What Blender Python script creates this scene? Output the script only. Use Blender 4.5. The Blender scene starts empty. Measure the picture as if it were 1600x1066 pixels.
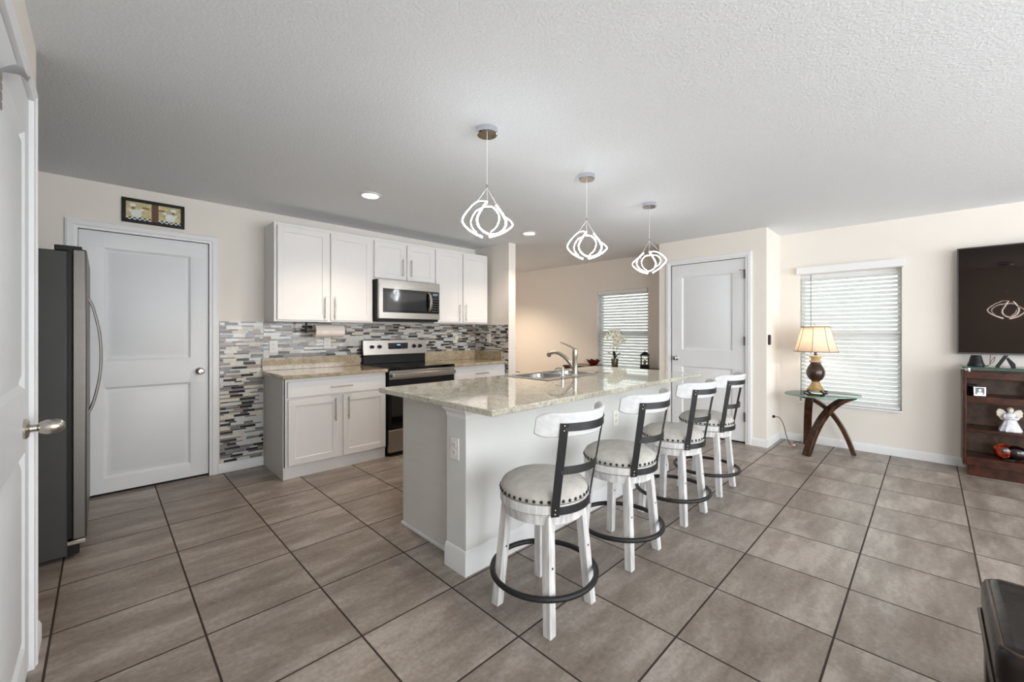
import bpy, bmesh, math, random
from mathutils import Vector, Matrix
R = math.radians
PI = math.pi
random.seed(7)
SC = bpy.context.scene
COL = SC.collection

# ---------------------------------------------------------------- camera
FPX, HORIZON, YAW = 646.0, 519.0, 0.7805
cd = bpy.data.cameras.new('camera'); cam = bpy.data.objects.new('camera', cd); COL.objects.link(cam)
cd.sensor_fit = 'HORIZONTAL'; cd.sensor_width = 36.0
cd.lens = FPX * 36.0 / 1600.0
cd.shift_y = (HORIZON - 533.0) / 1600.0
cd.clip_start = 0.02
cam.location = (0, 0, 1.25)
cam.rotation_euler = (PI/2, 0, -YAW)
SC.camera = cam

# ---------------------------------------------------------------- colour management
vs = SC.view_settings
vs.view_transform = 'Standard'; vs.look = 'None'; vs.gamma = 1.0; vs.use_curve_mapping = False
vs.exposure = 0.7

# ---------------------------------------------------------------- world: bright overcast daylight
w = bpy.data.worlds.new('daylight'); SC.world = w; w.use_nodes = True
bg = w.node_tree.nodes['Background']
bg.inputs[0].default_value = (0.93, 0.97, 1.0, 1); bg.inputs[1].default_value = 2.6

def area(name, loc, rot, sx, sy, power, color=(1, 1, 1)):
    l = bpy.data.lights.new(name, 'AREA'); l.shape = 'RECTANGLE'; l.size = sx; l.size_y = sy
    l.energy = power; l.color = color
    o = bpy.data.objects.new(name, l); COL.objects.link(o); o.location = loc; o.rotation_euler = rot
    return o
# added fill lamps for daylight, set in unseen openings behind the camera
area('daylight_fill_rear', (2.7, -4.05, 1.25), (R(90), 0, 0), 5.2, 2.2, 74, (0.96, 0.98, 1.0))
area('daylight_fill_left', (-0.12, -2.4, 1.3), (R(90), 0, R(-90)), 1.8, 1.5, 38, (0.96, 0.98, 1.0))

# ---------------------------------------------------------------- materials
def lin(c): 
    c = c/255.0
    return c/12.92 if c <= 0.04045 else ((c+0.055)/1.055)**2.4
def srgb(r, g, b): return (lin(r), lin(g), lin(b), 1.0)
class NT:
    def __init__(s, name):
        s.m = bpy.data.materials.new(name); s.m.use_nodes = True
        s.t = s.m.node_tree; s.b = s.t.nodes['Principled BSDF']
    def n(s, typ, **kw):
        nd = s.t.nodes.new(typ)
        for k, v in kw.items(): setattr(nd, k, v)
        return nd
    def l(s, a, b): s.t.links.new(a, b)
    def math(s, op, a, b=None, c=None):
        nd = s.n('ShaderNodeMath', operation=op)
        for i, v in enumerate((a, b, c)):
            if v is None: continue
            if isinstance(v, (int, float)): nd.inputs[i].default_value = v
            else: s.l(v, nd.inputs[i])
        return nd.outputs[0]
    def noise(s, vec, scale, detail=2, rough=0.5):
        nd = s.n('ShaderNodeTexNoise'); nd.inputs['Scale'].default_value = scale
        nd.inputs['Detail'].default_value = detail; nd.inputs['Roughness'].default_value = rough
        if vec is not None: s.l(vec, nd.inputs['Vector'])
        return nd
    def ramp(s, fac, stops, interp='LINEAR'):
        nd = s.n('ShaderNodeValToRGB'); cr = nd.color_ramp; cr.interpolation = interp
        while len(cr.elements) < len(stops): cr.elements.new(0.5)
        for e, (p, c) in zip(cr.elements, stops): e.position = p; e.color = c
        s.l(fac, nd.inputs[0]); return nd.outputs[0]
    def bump(s, height, strength, dist=0.01):
        nd = s.n('ShaderNodeBump'); nd.inputs['Strength'].default_value = strength
        nd.inputs['Distance'].default_value = dist
        s.l(height, nd.inputs['Height']); s.l(nd.outputs[0], s.b.inputs['Normal'])
    def obj(s): return s.n('ShaderNodeTexCoord').outputs['Object']
    def pos(s): return s.n('ShaderNodeNewGeometry').outputs['Position']
def sc_col(c, k): return (min(1, c[0]*k), min(1, c[1]*k), min(1, c[2]*k), 1)
def M(name, col, rough=0.5, metal=0.0, var=0.05, scale=8, bump=0, bscale=40, spec=None, coat=0, stretch=None):
    """plain procedural material: a base colour with slight noise variation, optional bump"""
    x = NT(name); co = x.obj()
    if stretch:
        mp = x.n('ShaderNodeMapping'); mp.inputs['Scale'].default_value = stretch; x.l(co, mp.inputs[0]); co = mp.outputs[0]
    nz = x.noise(co, scale, 3)
    x.l(x.ramp(nz.outputs[0], [(0.3, sc_col(col, 1-var)), (0.7, sc_col(col, 1+var))]), x.b.inputs['Base Color'])
    x.b.inputs['Roughness'].default_value = rough; x.b.inputs['Metallic'].default_value = metal
    if spec is not None: x.b.inputs['Specular IOR Level'].default_value = spec
    if coat: x.b.inputs['Coat Weight'].default_value = coat; x.b.inputs['Coat Roughness'].default_value = 0.08
    if bump: x.bump(x.noise(co, bscale, 4).outputs[0], bump)
    return x.m
def emit(name, col, s):
    x = NT(name); x.b.inputs['Base Color'].default_value = col
    x.b.inputs['Emission Color'].default_value = col; x.b.inputs['Emission Strength'].default_value = s
    return x.m
def glass(name, col, rough=0.0, alpha_mix=0.85, ior=1.45):
    """thin glass: mostly clear with a fresnel reflection"""
    x = NT(name); x.t.nodes.remove(x.b)
    out = [n for n in x.t.nodes if n.type == 'OUTPUT_MATERIAL'][0]
    tr = x.n('ShaderNodeBsdfTransparent'); tr.inputs[0].default_value = col
    gl = x.n('ShaderNodeBsdfGlossy'); gl.inputs['Roughness'].default_value = rough
    fr = x.n('ShaderNodeFresnel'); fr.inputs[0].default_value = ior
    mx = x.n('ShaderNodeMixShader'); x.l(fr.outputs[0], mx.inputs[0]); x.l(tr.outputs[0], mx.inputs[1]); x.l(gl.outputs[0], mx.inputs[2])
    x.l(mx.outputs[0], out.inputs[0]); return x.m

m_wall = M('wall_paint', srgb(232, 226, 218), 0.75, var=0.012, scale=3, bump=0.05, bscale=180)
m_white = M('white_trim_paint', srgb(230, 231, 232), 0.4, var=0.01)
m_door = M('white_door_paint', srgb(226, 228, 230), 0.42, var=0.01, bump=0.03, bscale=120)
m_cab = M('white_cabinet_lacquer', srgb(228, 226, 225), 0.35, var=0.012)
m_panel = M('grey_end_panel', srgb(214, 212, 208), 0.5, var=0.02, scale=3, stretch=(1, 1, 8))
m_steel = M('stainless_steel', srgb(176, 168, 160), 0.28, 1.0, var=0.06, scale=6, stretch=(1, 1, 40))
m_steelh = M('stainless_steel_horizontal', srgb(180, 176, 171), 0.25, 1.0, var=0.05, scale=5, stretch=(1, 1, 60))
m_nickel = M('brushed_nickel', srgb(196, 190, 180), 0.25, 1.0, var=0.04)
m_fridge = M('dark_stainless_door', srgb(112, 108, 104), 0.38, 1.0, var=0.05, scale=6, stretch=(1, 1, 40))
m_sink = M('sink_steel', srgb(190, 190, 188), 0.22, 1.0, var=0.05)
m_chrome = M('polished_chrome', srgb(214, 216, 224), 0.06, 1.0, var=0.02)
m_loop = M('loop_aluminium', srgb(120, 120, 132), 0.3, 0.9)
m_black = M('black_plastic', srgb(14, 14, 15), 0.4, var=0.1, spec=0.3)
m_blackglass = M('black_glass', srgb(8, 9, 10), 0.05, var=0.1, coat=0.3)
m_blackmetal = M('black_metal', srgb(34, 34, 35), 0.45, 0.3, var=0.12, scale=20)
m_greybody = M('dark_grey_steel_side', srgb(62, 61, 60), 0.5, 0.2, var=0.05)
m_hinge = M('aged_steel', srgb(92, 88, 84), 0.4, 0.8)
m_plate = M('white_plastic', srgb(236, 234, 230), 0.35, var=0.01)
m_slot = M('outlet_slot', srgb(90, 88, 86), 0.5)
m_dark = M('gap_shadow_black', srgb(14, 13, 12), 0.8)  # black for the painted shade in the gap under doors

def m_floor_f():
    x = NT('floor_tile'); p = x.pos(); sx = x.n('ShaderNodeSeparateXYZ'); x.l(p, sx.inputs[0])
    T, X0, Y0, G = 0.4553, -0.1523, 2.0969, 0.0032
    def axis(o, o0):
        u = x.math('DIVIDE', x.math('SUBTRACT', o, o0), T)
        fl = x.math('FLOOR', u); fr = x.math('SUBTRACT', u, fl)
        d = x.math('MINIMUM', fr, x.math('SUBTRACT', 1.0, fr))
        return fl, x.math('MULTIPLY', d, T)
    fx, dx = axis(sx.outputs[0], X0); fy, dy = axis(sx.outputs[1], Y0)
    dd = x.math('MINIMUM', dx, dy)
    gro = x.n('ShaderNodeMapRange'); gro.interpolation_type = 'SMOOTHSTEP'
    x.l(dd, gro.inputs[0]); gro.inputs[1].default_value = G; gro.inputs[2].default_value = G+0.0014
    cmb = x.n('ShaderNodeCombineXYZ'); x.l(fx, cmb.inputs[0]); x.l(fy, cmb.inputs[1])
    wn = x.n('ShaderNodeTexWhiteNoise', noise_dimensions='3D'); x.l(cmb.outputs[0], wn.inputs['Vector'])
    # veined stone: stretched noise, rotated per tile set
    off = x.n('ShaderNodeVectorMath', operation='MULTIPLY_ADD'); x.l(wn.outputs['Color'], off.inputs[0])
    off.inputs[1].default_value = (9, 9, 9); x.l(p, off.inputs[2])
    mp = x.n('ShaderNodeMapping'); mp.inputs['Rotation'].default_value = (0, 0, R(25)); mp.inputs['Scale'].default_value = (1.1, 3.6, 1)
    x.l(off.outputs[0], mp.inputs[0])
    nz = x.noise(mp.outputs[0], 2.2, 8, 0.62)
    nz2 = x.noise(off.outputs[0], 55, 4, 0.6)
    v = x.math('ADD', x.math('MULTIPLY', nz.outputs[0], 0.75), x.math('MULTIPLY', nz2.outputs[0], 0.25))
    v = x.math('ADD', v, x.math('MULTIPLY', x.math('SUBTRACT', wn.outputs['Value'], 0.5), 0.06))
    col = x.ramp(v, [(0.36, srgb(114, 102, 93)), (0.5, srgb(138, 127, 118)), (0.63, srgb(166, 156, 148))])
    mx = x.n('ShaderNodeMix', data_type='RGBA'); x.l(gro.outputs[0], mx.inputs[0])
    mx.inputs[6].default_value = srgb(48, 36, 29); x.l(col, mx.inputs[7]); x.l(mx.outputs[2], x.b.inputs['Base Color'])
    rg = x.n('ShaderNodeMapRange'); x.l(gro.outputs[0], rg.inputs[0]); rg.inputs[3].default_value = 0.85; rg.inputs[4].default_value = 0.36
    x.l(rg.outputs[0], x.b.inputs['Roughness'])
    h = x.math('ADD', gro.outputs[0], x.math('MULTIPLY', nz2.outputs[0], 0.12))
    x.bump(h, 0.35, 0.002)
    return x.m
m_floor = m_floor_f()
def m_ceil_f():
    x = NT('textured_ceiling_paint'); p = x.pos()
    x.b.inputs['Base Color'].default_value = srgb(226, 226, 225); x.b.inputs['Roughness'].default_value = 0.9
    vo = x.n('ShaderNodeTexVoronoi'); vo.inputs['Scale'].default_value = 75; x.l(p, vo.inputs['Vector'])
    nz = x.noise(p, 120, 5, 0.6)
    h = x.math('ADD', x.math('MULTIPLY', vo.outputs['Distance'], 0.5), nz.outputs[0])
    x.l(x.ramp(nz.outputs[0], [(0.35, srgb(226, 229, 232)), (0.65, srgb(233, 236, 239))]), x.b.inputs['Base Color'])
    x.bump(h, 0.42, 0.006); return x.m
m_ceil = m_ceil_f()
def m_granite_f(name, base, tan, lightc, rough=0.06):
    x = NT(name); co = x.pos()
    a = x.noise(co, 14, 5, 0.6); b = x.noise(co, 60, 4, 0.65); c = x.noise(co, 170, 2, 0.5)
    col = x.ramp(a.outputs[0], [(0.32, tan), (0.5, base), (0.68, lightc)])
    sp = x.ramp(b.outputs[0], [(0.34, (0.45, 0.42, 0.36, 1)), (0.46, (0.95, 0.94, 0.92, 1)), (0.62, (1.12, 1.1, 1.06, 1))])
    m1 = x.n('ShaderNodeMix', data_type='RGBA', blend_type='MULTIPLY'); m1.inputs[0].default_value = 0.75
    x.l(col, m1.inputs[6]); x.l(sp, m1.inputs[7])
    fl = x.ramp(c.outputs[0], [(0.33, (0.12, 0.1, 0.08, 1)), (0.4, (1, 1, 1, 1))])
    m2 = x.n('ShaderNodeMix', data_type='RGBA', blend_type='MULTIPLY'); m2.inputs[0].default_value = 0.7
    x.l(m1.outputs[2], m2.inputs[6]); x.l(fl, m2.inputs[7]); x.l(m2.outputs[2], x.b.inputs['Base Color'])
    x.b.inputs['Roughness'].default_value = rough; x.b.inputs['Coat Weight'].default_value = 0.4; x.b.inputs['Coat Roughness'].default_value = 0.03
    return x.m
m_granite = m_granite_f('speckled_granite', srgb(168, 156, 134), srgb(152, 138, 114), srgb(182, 170, 150), 0.12)
m_granite_lit = m_granite_f('speckled_granite_lit', srgb(208, 206, 192), srgb(200, 194, 176), srgb(216, 214, 202), 0.07)  # same granite as the kitchen counters, light difference put into the colour
def m_wood_f(name, dark, mid, rough=0.35, axis=(1, 14, 14), sc=2.0):
    x = NT(name); co = x.obj(); mp = x.n('ShaderNodeMapping'); mp.inputs['Scale'].default_value = axis; x.l(co, mp.inputs[0])
    nz = x.noise(mp.outputs[0], sc, 6, 0.6)
    x.l(x.ramp(nz.outputs[0], [(0.35, dark), (0.65, mid)]), x.b.inputs['Base Color'])
    x.b.inputs['Roughness'].default_value = rough; x.b.inputs['Specular IOR Level'].default_value = 0.32; x.bump(nz.outputs[0], 0.08); return x.m
m_wood = m_wood_f('dark_cherry_wood', srgb(40, 20, 12), srgb(74, 38, 23), 0.3, (10, 1.2, 10))
m_woodback = m_wood_f('brown_wood_back', srgb(62, 45, 36), srgb(90, 68, 54), 0.35, (10, 1.2, 10))
m_woodtbl = m_wood_f('espresso_wood', srgb(34, 20, 14), srgb(80, 50, 34), 0.25, (6, 6, 1.5), 3)
m_whitewood = m_wood_f('whitewashed_wood', srgb(184, 183, 181), srgb(224, 224, 224), 0.55, (22, 22, 1.6), 2.4)
m_railwood = m_wood_f('white_painted_wood', srgb(196, 197, 198), srgb(210, 211, 212), 0.5, (2, 20, 20), 2.0)
m_fabric = M('grey_linen_fabric', srgb(186, 183, 176), 0.95, var=0.09, scale=30, bump=0.3, bscale=400)
m_leather = M('dark_brown_leather', srgb(24, 18, 15), 0.3, var=0.25, scale=9, bump=0.3, bscale=14, spec=0.3)
m_leather2 = M('dark_leather_piping', srgb(64, 48, 38), 0.4, var=0.2)
m_led = emit('led_white', (0.94, 0.97, 1.0, 1), 30.0)
m_can = emit('can_light_diffuser', (1.0, 0.86, 0.68, 1), 14.0)
m_glass = glass('window_glass', (0.97, 0.99, 0.99, 1))
m_tabglass = glass('green_tinted_glass', (0.86, 0.95, 0.92, 1))
m_glassedge = M('glass_edge_green', srgb(110, 160, 146), 0.1, var=0.05)
def m_blind_f():
    x = NT('white_blind_slat'); x.b.inputs['Base Color'].default_value = srgb(240, 241, 240); x.b.inputs['Roughness'].default_value = 0.5
    out = [n for n in x.t.nodes if n.type == 'OUTPUT_MATERIAL'][0]
    tl = x.n('ShaderNodeBsdfTranslucent'); tl.inputs[0].default_value = (0.9, 0.93, 0.93, 1)
    nz = x.noise(x.obj(), 5, 2); x.l(x.ramp(nz.outputs[0], [(0.3, srgb(238, 239, 238)), (0.7, srgb(244, 245, 244))]), x.b.inputs['Base Color'])
    mx = x.n('ShaderNodeMixShader'); mx.inputs[0].default_value = 0.35; x.l(x.b.outputs[0], mx.inputs[1]); x.l(tl.outputs[0], mx.inputs[2])
    x.l(mx.outputs[0], out.inputs[0]); return x.m
m_blind = m_blind_f()

# ---------------------------------------------------------------- mesh builder
class MB:
    def __init__(s): s.bm = bmesh.new(); s.mi = 0
    def f(s, vs, smooth=True):
        try: fc = s.bm.faces.new(vs)
        except ValueError: return None
        fc.material_index = s.mi; fc.smooth = smooth; return fc
    def v(s, *p): return s.bm.verts.new(p[0] if len(p) == 1 else p)
    def box(s, x0, x1, y0, y1, z0, z1):
        if x0 > x1: x0, x1 = x1, x0
        if y0 > y1: y0, y1 = y1, y0
        if z0 > z1: z0, z1 = z1, z0
        v = [s.v((x, y, z)) for z in (z0, z1) for y in (y0, y1) for x in (x0, x1)]
        for q in ((0, 2, 3, 1), (4, 5, 7, 6), (0, 1, 5, 4), (2, 6, 7, 3), (0, 4, 6, 2), (1, 3, 7, 5)): s.f([v[i] for i in q])
        return s
    def prism(s, pts, a0, a1, axis='z'):
        """2D polygon extruded along axis. pts in the other two axes order (x,y) for z, (x,z) for y, (y,z) for x"""
        def P(p, a): return {'z': (p[0], p[1], a), 'y': (p[0], a, p[1]), 'x': (a, p[0], p[1])}[axis]
        A = [s.v(P(p, a0)) for p in pts]; B = [s.v(P(p, a1)) for p in pts]; n = len(pts)
        s.f(A[::-1]); s.f(B)
        for i in range(n): s.f([A[i], A[(i+1) % n], B[(i+1) % n], B[i]])
        return s
    def lathe(s, prof, n=32, c=(0, 0, 0), axis='z', sx=1, sy=1, cap=True):
        rings = []
        for r, z in prof:
            ring = []
            for i in range(n):
                a = 2*PI*i/n; u, w_ = r*math.cos(a)*sx, r*math.sin(a)*sy
                p = {'z': (u, w_, z), 'y': (u, z, w_), 'x': (z, u, w_)}[axis]
                ring.append(s.v((c[0]+p[0], c[1]+p[1], c[2]+p[2])))
            rings.append(ring)
        for a, b in zip(rings, rings[1:]):
            for i in range(n): s.f([a[i], a[(i+1) % n], b[(i+1) % n], b[i]])
        if cap:
            if prof[0][0] > 1e-6: s.f(rings[0][::-1])
            if prof[-1][0] > 1e-6: s.f(rings[-1])
        return s
    def cyl(s, p0, p1, r0, r1=None, n=20):
        r1 = r0 if r1 is None else r1
        return s.tube([p0, p1], [r0, r1], n)
    def tube(s, path, r, n=10, closed=False, flat=None):
        path = [Vector(p) for p in path]; m = len(path)
        rr = r if isinstance(r, (list, tuple)) else [r]*m
        rings = []; up = None
        for i, p in enumerate(path):
            if closed: t = path[(i+1) % m]-path[i-1]
            else: t = path[min(i+1, m-1)]-path[max(i-1, 0)]
            t.normalize()
            if up is None:
                ref = Vector((0, 0, 1)) if abs(t.z) < 0.9 else Vector((1, 0, 0))
                up = (ref - t*ref.dot(t)).normalized()
            else:
                up = (up - t*up.dot(t)).normalized()
            sd = t.cross(up)
            fa, fb = flat if flat else (1, 1)
            rings.append([s.v(p + (up*math.cos(2*PI*k/n)*fa + sd*math.sin(2*PI*k/n)*fb)*rr[i]) for k in range(n)])
        pr = list(zip(rings, rings[1:])) + ([(rings[-1], rings[0])] if closed else [])
        for a, b in pr:
            for k in range(n): s.f([a[k], a[(k+1) % n], b[(k+1) % n], b[k]])
        if not closed: s.f(rings[0][::-1]); s.f(rings[-1])
        return s
    def sweep(s, path, prof, up=None, closed=False, ups=None):
        """rectangular or polygonal profile swept along path; prof = [(side, up)]"""
        path = [Vector(p) for p in path]; m = len(path); rings = []
        for i, p in enumerate(path):
            t = (path[(i+1) % m]-path[i-1]) if closed else (path[min(i+1, m-1)]-path[max(i-1, 0)])
            t.normalize(); u = Vector(ups[i]) if ups else Vector(up)
            u = (u - t*u.dot(t)).normalized(); sd = t.cross(u)
            rings.append([s.v(p + sd*a + u*b) for a, b in prof])
        n = len(prof)
        pr = list(zip(rings, rings[1:])) + ([(rings[-1], rings[0])] if closed else [])
        for a, b in pr:
            for k in range(n): s.f([a[k], a[(k+1) % n], b[(k+1) % n], b[k]])
        if not closed: s.f(rings[0][::-1]); s.f(rings[-1])
        return s
    def ell(s, c, rx, ry, rz, n=20, m=12):
        prof = [(math.sin(PI*j/m), -math.cos(PI*j/m)) for j in range(m+1)]
        rings = []
        for r, z in prof:
            if r < 1e-6: rings.append([s.v((c[0], c[1], c[2]+z*rz))]); continue
            rings.append([s.v((c[0]+r*rx*math.cos(2*PI*i/n), c[1]+r*ry*math.sin(2*PI*i/n), c[2]+z*rz)) for i in range(n)])
        for a, b in zip(rings, rings[1:]):
            if len(a) == 1:
                for i in range(n): s.f([a[0], b[(i+1) % n], b[i]])
            elif len(b) == 1:
                for i in range(n): s.f([a[i], a[(i+1) % n], b[0]])
            else:
                for i in range(n): s.f([a[i], a[(i+1) % n], b[(i+1) % n], b[i]])
        return s
    def slab(s, x0, x1, z0, z1, yf, yb, panels, rings):
        """door slab, front at y=yf (facing -Y), with moulded panels. rings = [(inset, depth)] from the panel edge inwards"""
        xs = sorted({x0, x1, *[p[0] for p in panels], *[p[1] for p in panels]})
        zs = sorted({z0, z1, *[p[2] for p in panels], *[p[3] for p in panels]})
        vv = {}
        def V(x, y, z):
            k = (round(x, 5), round(y, 5), round(z, 5))
            if k not in vv: vv[k] = s.v((x, y, z))
            return vv[k]
        for i in range(len(xs)-1):
            for j in range(len(zs)-1):
                a, b, c, d = xs[i], xs[i+1], zs[j], zs[j+1]
                pn = [p for p in panels if a >= p[0]-1e-6 and b <= p[1]+1e-6 and c >= p[2]-1e-6 and d <= p[3]+1e-6]
                if not pn: s.f([V(a, yf, c), V(b, yf, c), V(b, yf, d), V(a, yf, d)])
        for (a, b, c, d) in panels:
            def ring(ins, dep): return [V(a+ins, yf+dep, c+ins), V(b-ins, yf+dep, c+ins), V(b-ins, yf+dep, d-ins), V(a+ins, yf+dep, d-ins)]
            rs = [ring(0, 0)] + [ring(i_, d_) for i_, d_ in rings]
            for p, q in zip(rs, rs[1:]):
                for k in range(4): s.f([p[k], p[(k+1) % 4], q[(k+1) % 4], q[k]])
            s.f(rs[-1])
        # sides + back (perimeter uses all grid points)
        per = [(x, z0) for x in xs] + [(x1, z) for z in zs[1:]] + [(x, z1) for x in xs[::-1][1:]] + [(x0, z) for z in zs[::-1][1:-1]]
        F = [V(x, yf, z) for x, z in per]; B = [V(x, yb, z) for x, z in per]; n = len(per)
        for k in range(n): s.f([F[k], B[k], B[(k+1) % n], F[(k+1) % n]])
        s.f(B)
        return s
    def holeslab(s, o, hs, z0, z1):
        """horizontal slab with outer rect o=(x0,x1,y0,y1) and one rectangular hole"""
        def rc(q, z): return [s.v((q[0], q[2], z)), s.v((q[1], q[2], z)), s.v((q[1], q[3], z)), s.v((q[0], q[3], z))]
        ot, it, ob, ib = rc(o, z1), rc(hs, z1), rc(o, z0), rc(hs, z0)
        for k in range(4):
            j = (k+1) % 4
            s.f([ot[k], ot[j], it[j], it[k]]); s.f([ob[j], ob[k], ib[k], ib[j]])
            s.f([ob[k], ob[j], ot[j], ot[k]]); s.f([it[k], it[j], ib[j], ib[k]])
        return s
    def move(s, mat): bmesh.ops.transform(s.bm, matrix=mat, verts=s.bm.verts); return s
    def build(s, name, mats, parent=None, bevel=0, segs=2, sub=0, smooth_angle=35, loc=None):
        if not isinstance(mats, (list, tuple)): mats = [mats]
        bmesh.ops.recalc_face_normals(s.bm, faces=s.bm.faces)
        me = bpy.data.meshes.new(name); s.bm.to_mesh(me); s.bm.free()
        for m in mats: me.materials.append(m)
        me.set_sharp_from_angle(angle=R(smooth_angle))
        o = bpy.data.objects.new(name, me); COL.objects.link(o)
        if parent: o.parent = parent
        if loc: o.location = loc
        if bevel:
            b = o.modifiers.new('bevel', 'BEVEL'); b.width = bevel; b.segments = segs; b.limit_method = 'ANGLE'; b.angle_limit = R(40)
        if sub:
            b = o.modifiers.new('subdivision', 'SUBSURF'); b.levels = sub; b.render_levels = sub
        return o
def thing(name, label, cat, loc=(0, 0, 0), rotz=0, group=None):
    o = bpy.data.objects.new(name, None); COL.objects.link(o); o.empty_display_size = 0.1
    o.location = loc; o.rotation_euler = (0, 0, rotz); o['label'] = label; o['category'] = cat
    if group: o['group'] = group
    return o
def tag(o, label, cat, group=None, kind=None):
    o['label'] = label; o['category'] = cat
    if group: o['group'] = group
    if kind: o['kind'] = kind
    return o
def struct(o, label=None, cat=None):
    o['kind'] = 'structure'
    if label: o['label'] = label
    if cat: o['category'] = cat
    return o
def sthing(name, label, cat, loc=(0, 0, 0), rotz=0):
    o = thing(name, label, cat, loc, rotz); o['kind'] = 'structure'; return o
def dup(root, loc, rotz=None, label=None):
    def cp(o, par):
        c = o.copy(); COL.objects.link(c)
        if par: c.parent = par
        for ch in list(o.children): cp(ch, c)
        return c
    kids = list(root.children)
    r = root.copy(); COL.objects.link(r); r.location = loc
    if rotz is not None: r.rotation_euler = (0, 0, rotz)
    if label: r['label'] = label
    for ch in kids: cp(ch, r)
    return r
def arc(cx, cy, r, a0, a1, n): return [(cx+r*math.cos(R(a0+(a1-a0)*i/n)), cy+r*math.sin(R(a0+(a1-a0)*i/n))) for i in range(n+1)]
def bez(p0, p1, p2, p3, n=16):
    out = []
    for i in range(n+1):
        t = i/n; a = (1-t)
        out.append(tuple(a**3*p0[k]+3*a*a*t*p1[k]+3*a*t*t*p2[k]+t**3*p3[k] for k in range(len(p0))))
    return out
def spline(pts, n=8, closed=False):
    P = [Vector(p) for p in pts]; m = len(P); out = []
    rng = range(m) if closed else range(m-1)
    for i in rng:
        if closed: a, b, c, d = P[i-1], P[i], P[(i+1) % m], P[(i+2) % m]
        else: a, b, c, d = P[max(i-1, 0)], P[i], P[i+1], P[min(i+2, m-1)]
        for k in range(n):
            t = k/n
            out.append(0.5*((2*b)+(c-a)*t+(2*a-5*b+4*c-d)*t*t+(3*b-a-3*c+d)*t**3))
    if not closed: out.append(P[-1])
    return out

# ================================================================ ROOM SHELL
CH = 2.385          # ceiling height
YK = 4.42           # kitchen wall
XW = 5.68           # window wall
XL = -0.19          # left wall
YB = -4.1           # rear wall
YH = 7.0            # end of hall
WT = 0.12
struct(MB().box(-1.2, XW+0.3, YB-0.2, YH+0.2, -0.1, 0).build('floor', m_floor), 'floor of large grey brown stone tiles with dark grout', 'floor')
struct(MB().box(-1.2, XW+0.3, YB-0.2, YH+0.2, CH, CH+0.1).build('ceiling', m_ceil), 'white knockdown textured ceiling', 'ceiling')
struct(MB().box(-1.1, -0.13, YK, YK+WT, 0, CH).box(0.66, 3.66, YK, YK+WT, 0, CH).box(-0.13, 0.66, YK, YK+WT, 2.02, CH).build('wall_kitchen', m_wall), 'off white wall behind the kitchen cabinets', 'wall')
struct(MB().box(3.66, 3.78, 3.754, YH, 0, CH).build('wall_wing', m_wall), 'narrow off white wall end right of the kitchen cabinets', 'wall')
struct(MB().box(3.78, XW, YH, YH+WT, 0, CH).build('wall_hall', m_wall))
# left wall: ends at the refrigerator alcove
mb = MB().box(XL-WT, XL, YB, -3.3, 0, CH).box(XL-WT, XL, -3.3, -1.5, 0, 0.55).box(XL-WT, XL, -3.3, -1.5, 2.05, CH).box(XL-WT, XL, -1.5, 1.543, 0, CH).box(XL-WT, XL, 1.543, 2.347, 2.117, CH).box(XL-WT, XL, 2.347, 2.53, 0, CH)  # unseen opening added for the left daylight fill lamp
mb.box(-1.1, XL-WT, 2.53-WT, 2.53, 0, CH)
struct(mb.build('wall_left', m_wall), 'off white wall at the left edge holding a white door', 'wall')
struct(MB().box(-1.1-WT, -1.1, 2.4, YK+WT, 0, CH).build('wall_alcove', m_wall))
# rear wall, out of view, its opening widened for the daylight fill
mb = MB().box(XL, 0.1, YB-WT, YB, 0, CH).box(5.3, XW, YB-WT, YB, 0, CH).box(0.1, 5.3, YB-WT, YB, 2.3, CH)
struct(mb.build('wall_rear', m_wall))
# window wall with two openings
W1 = (0.195, 1.05, 0.455, 1.905)     # big window y0,y1,z0,z1
W2 = (2.905, 3.78, 0.455, 1.905)     # small window seen past the island
mb = MB(); xs0, xs1 = XW, XW+0.16
mb.box(xs0, xs1, YB, W1[0], 0, CH).box(xs0, xs1, W1[1], W2[0], 0, CH).box(xs0, xs1, W2[1], YH, 0, CH)
for W in (W1, W2): mb.box(xs0, xs1, W[0], W[1], 0, W[2]).box(xs0, xs1, W[0], W[1], W[3], CH)
struct(mb.build('wall_right', m_wall), 'off white wall with the blinds covered windows and television', 'wall')
# closet block
BX, BY0, BY1 = 5.10, 1.24, 2.453
DY0, DY1, DZ = 1.445, 2.295, 2.085
mb = MB().box(BX, BX+WT, BY0, DY0, 0, CH).box(BX, BX+WT, DY1, BY1, 0, CH).box(BX, BX+WT, DY0, DY1, DZ, CH)
mb.box(BX+WT, XW, BY0, BY0+WT, 0, CH).box(BX+WT, XW, BY1-WT, BY1, 0, CH)
struct(mb.build('wall_closet', m_wall), 'off white closet wall block holding a white door beside the window', 'wall')

# ---- baseboards (profiled)
BP = [(0, 0), (0.014, 0), (0.014, 0.062), (0.008, 0.078), (0, 0.085)]
def baseboard(name, p0, p1, side):
    """profile pushed out on the given normal side (unit 2D vector)"""
    mb = MB()
    A = [mb.v((p0[0]+side[0]*d, p0[1]+side[1]*d, z)) for d, z in BP]; B = [mb.v((p1[0]+side[0]*d, p1[1]+side[1]*d, z)) for d, z in BP]
    n = len(BP); mb.f(A); mb.f(B[::-1])
    for i in range(n): mb.f([A[i], A[(i+1) % n], B[(i+1) % n], B[i]])
    return struct(mb.build(name, m_white))
baseboard('baseboard_kitchen', (0.728, YK), (1.075, YK), (0, -1))
baseboard('baseboard_right', (XW, YB), (XW, BY0), (-1, 0))
baseboard('baseboard_closet_return', (BX-0.013, BY0), (XW, BY0), (0, -1))
baseboard('baseboard_closet', (BX, BY0-0.013), (BX, DY0-0.06), (-1, 0))
baseboard('baseboard_closet_far', (BX, DY1+0.06), (BX, BY1), (-1, 0))
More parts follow.
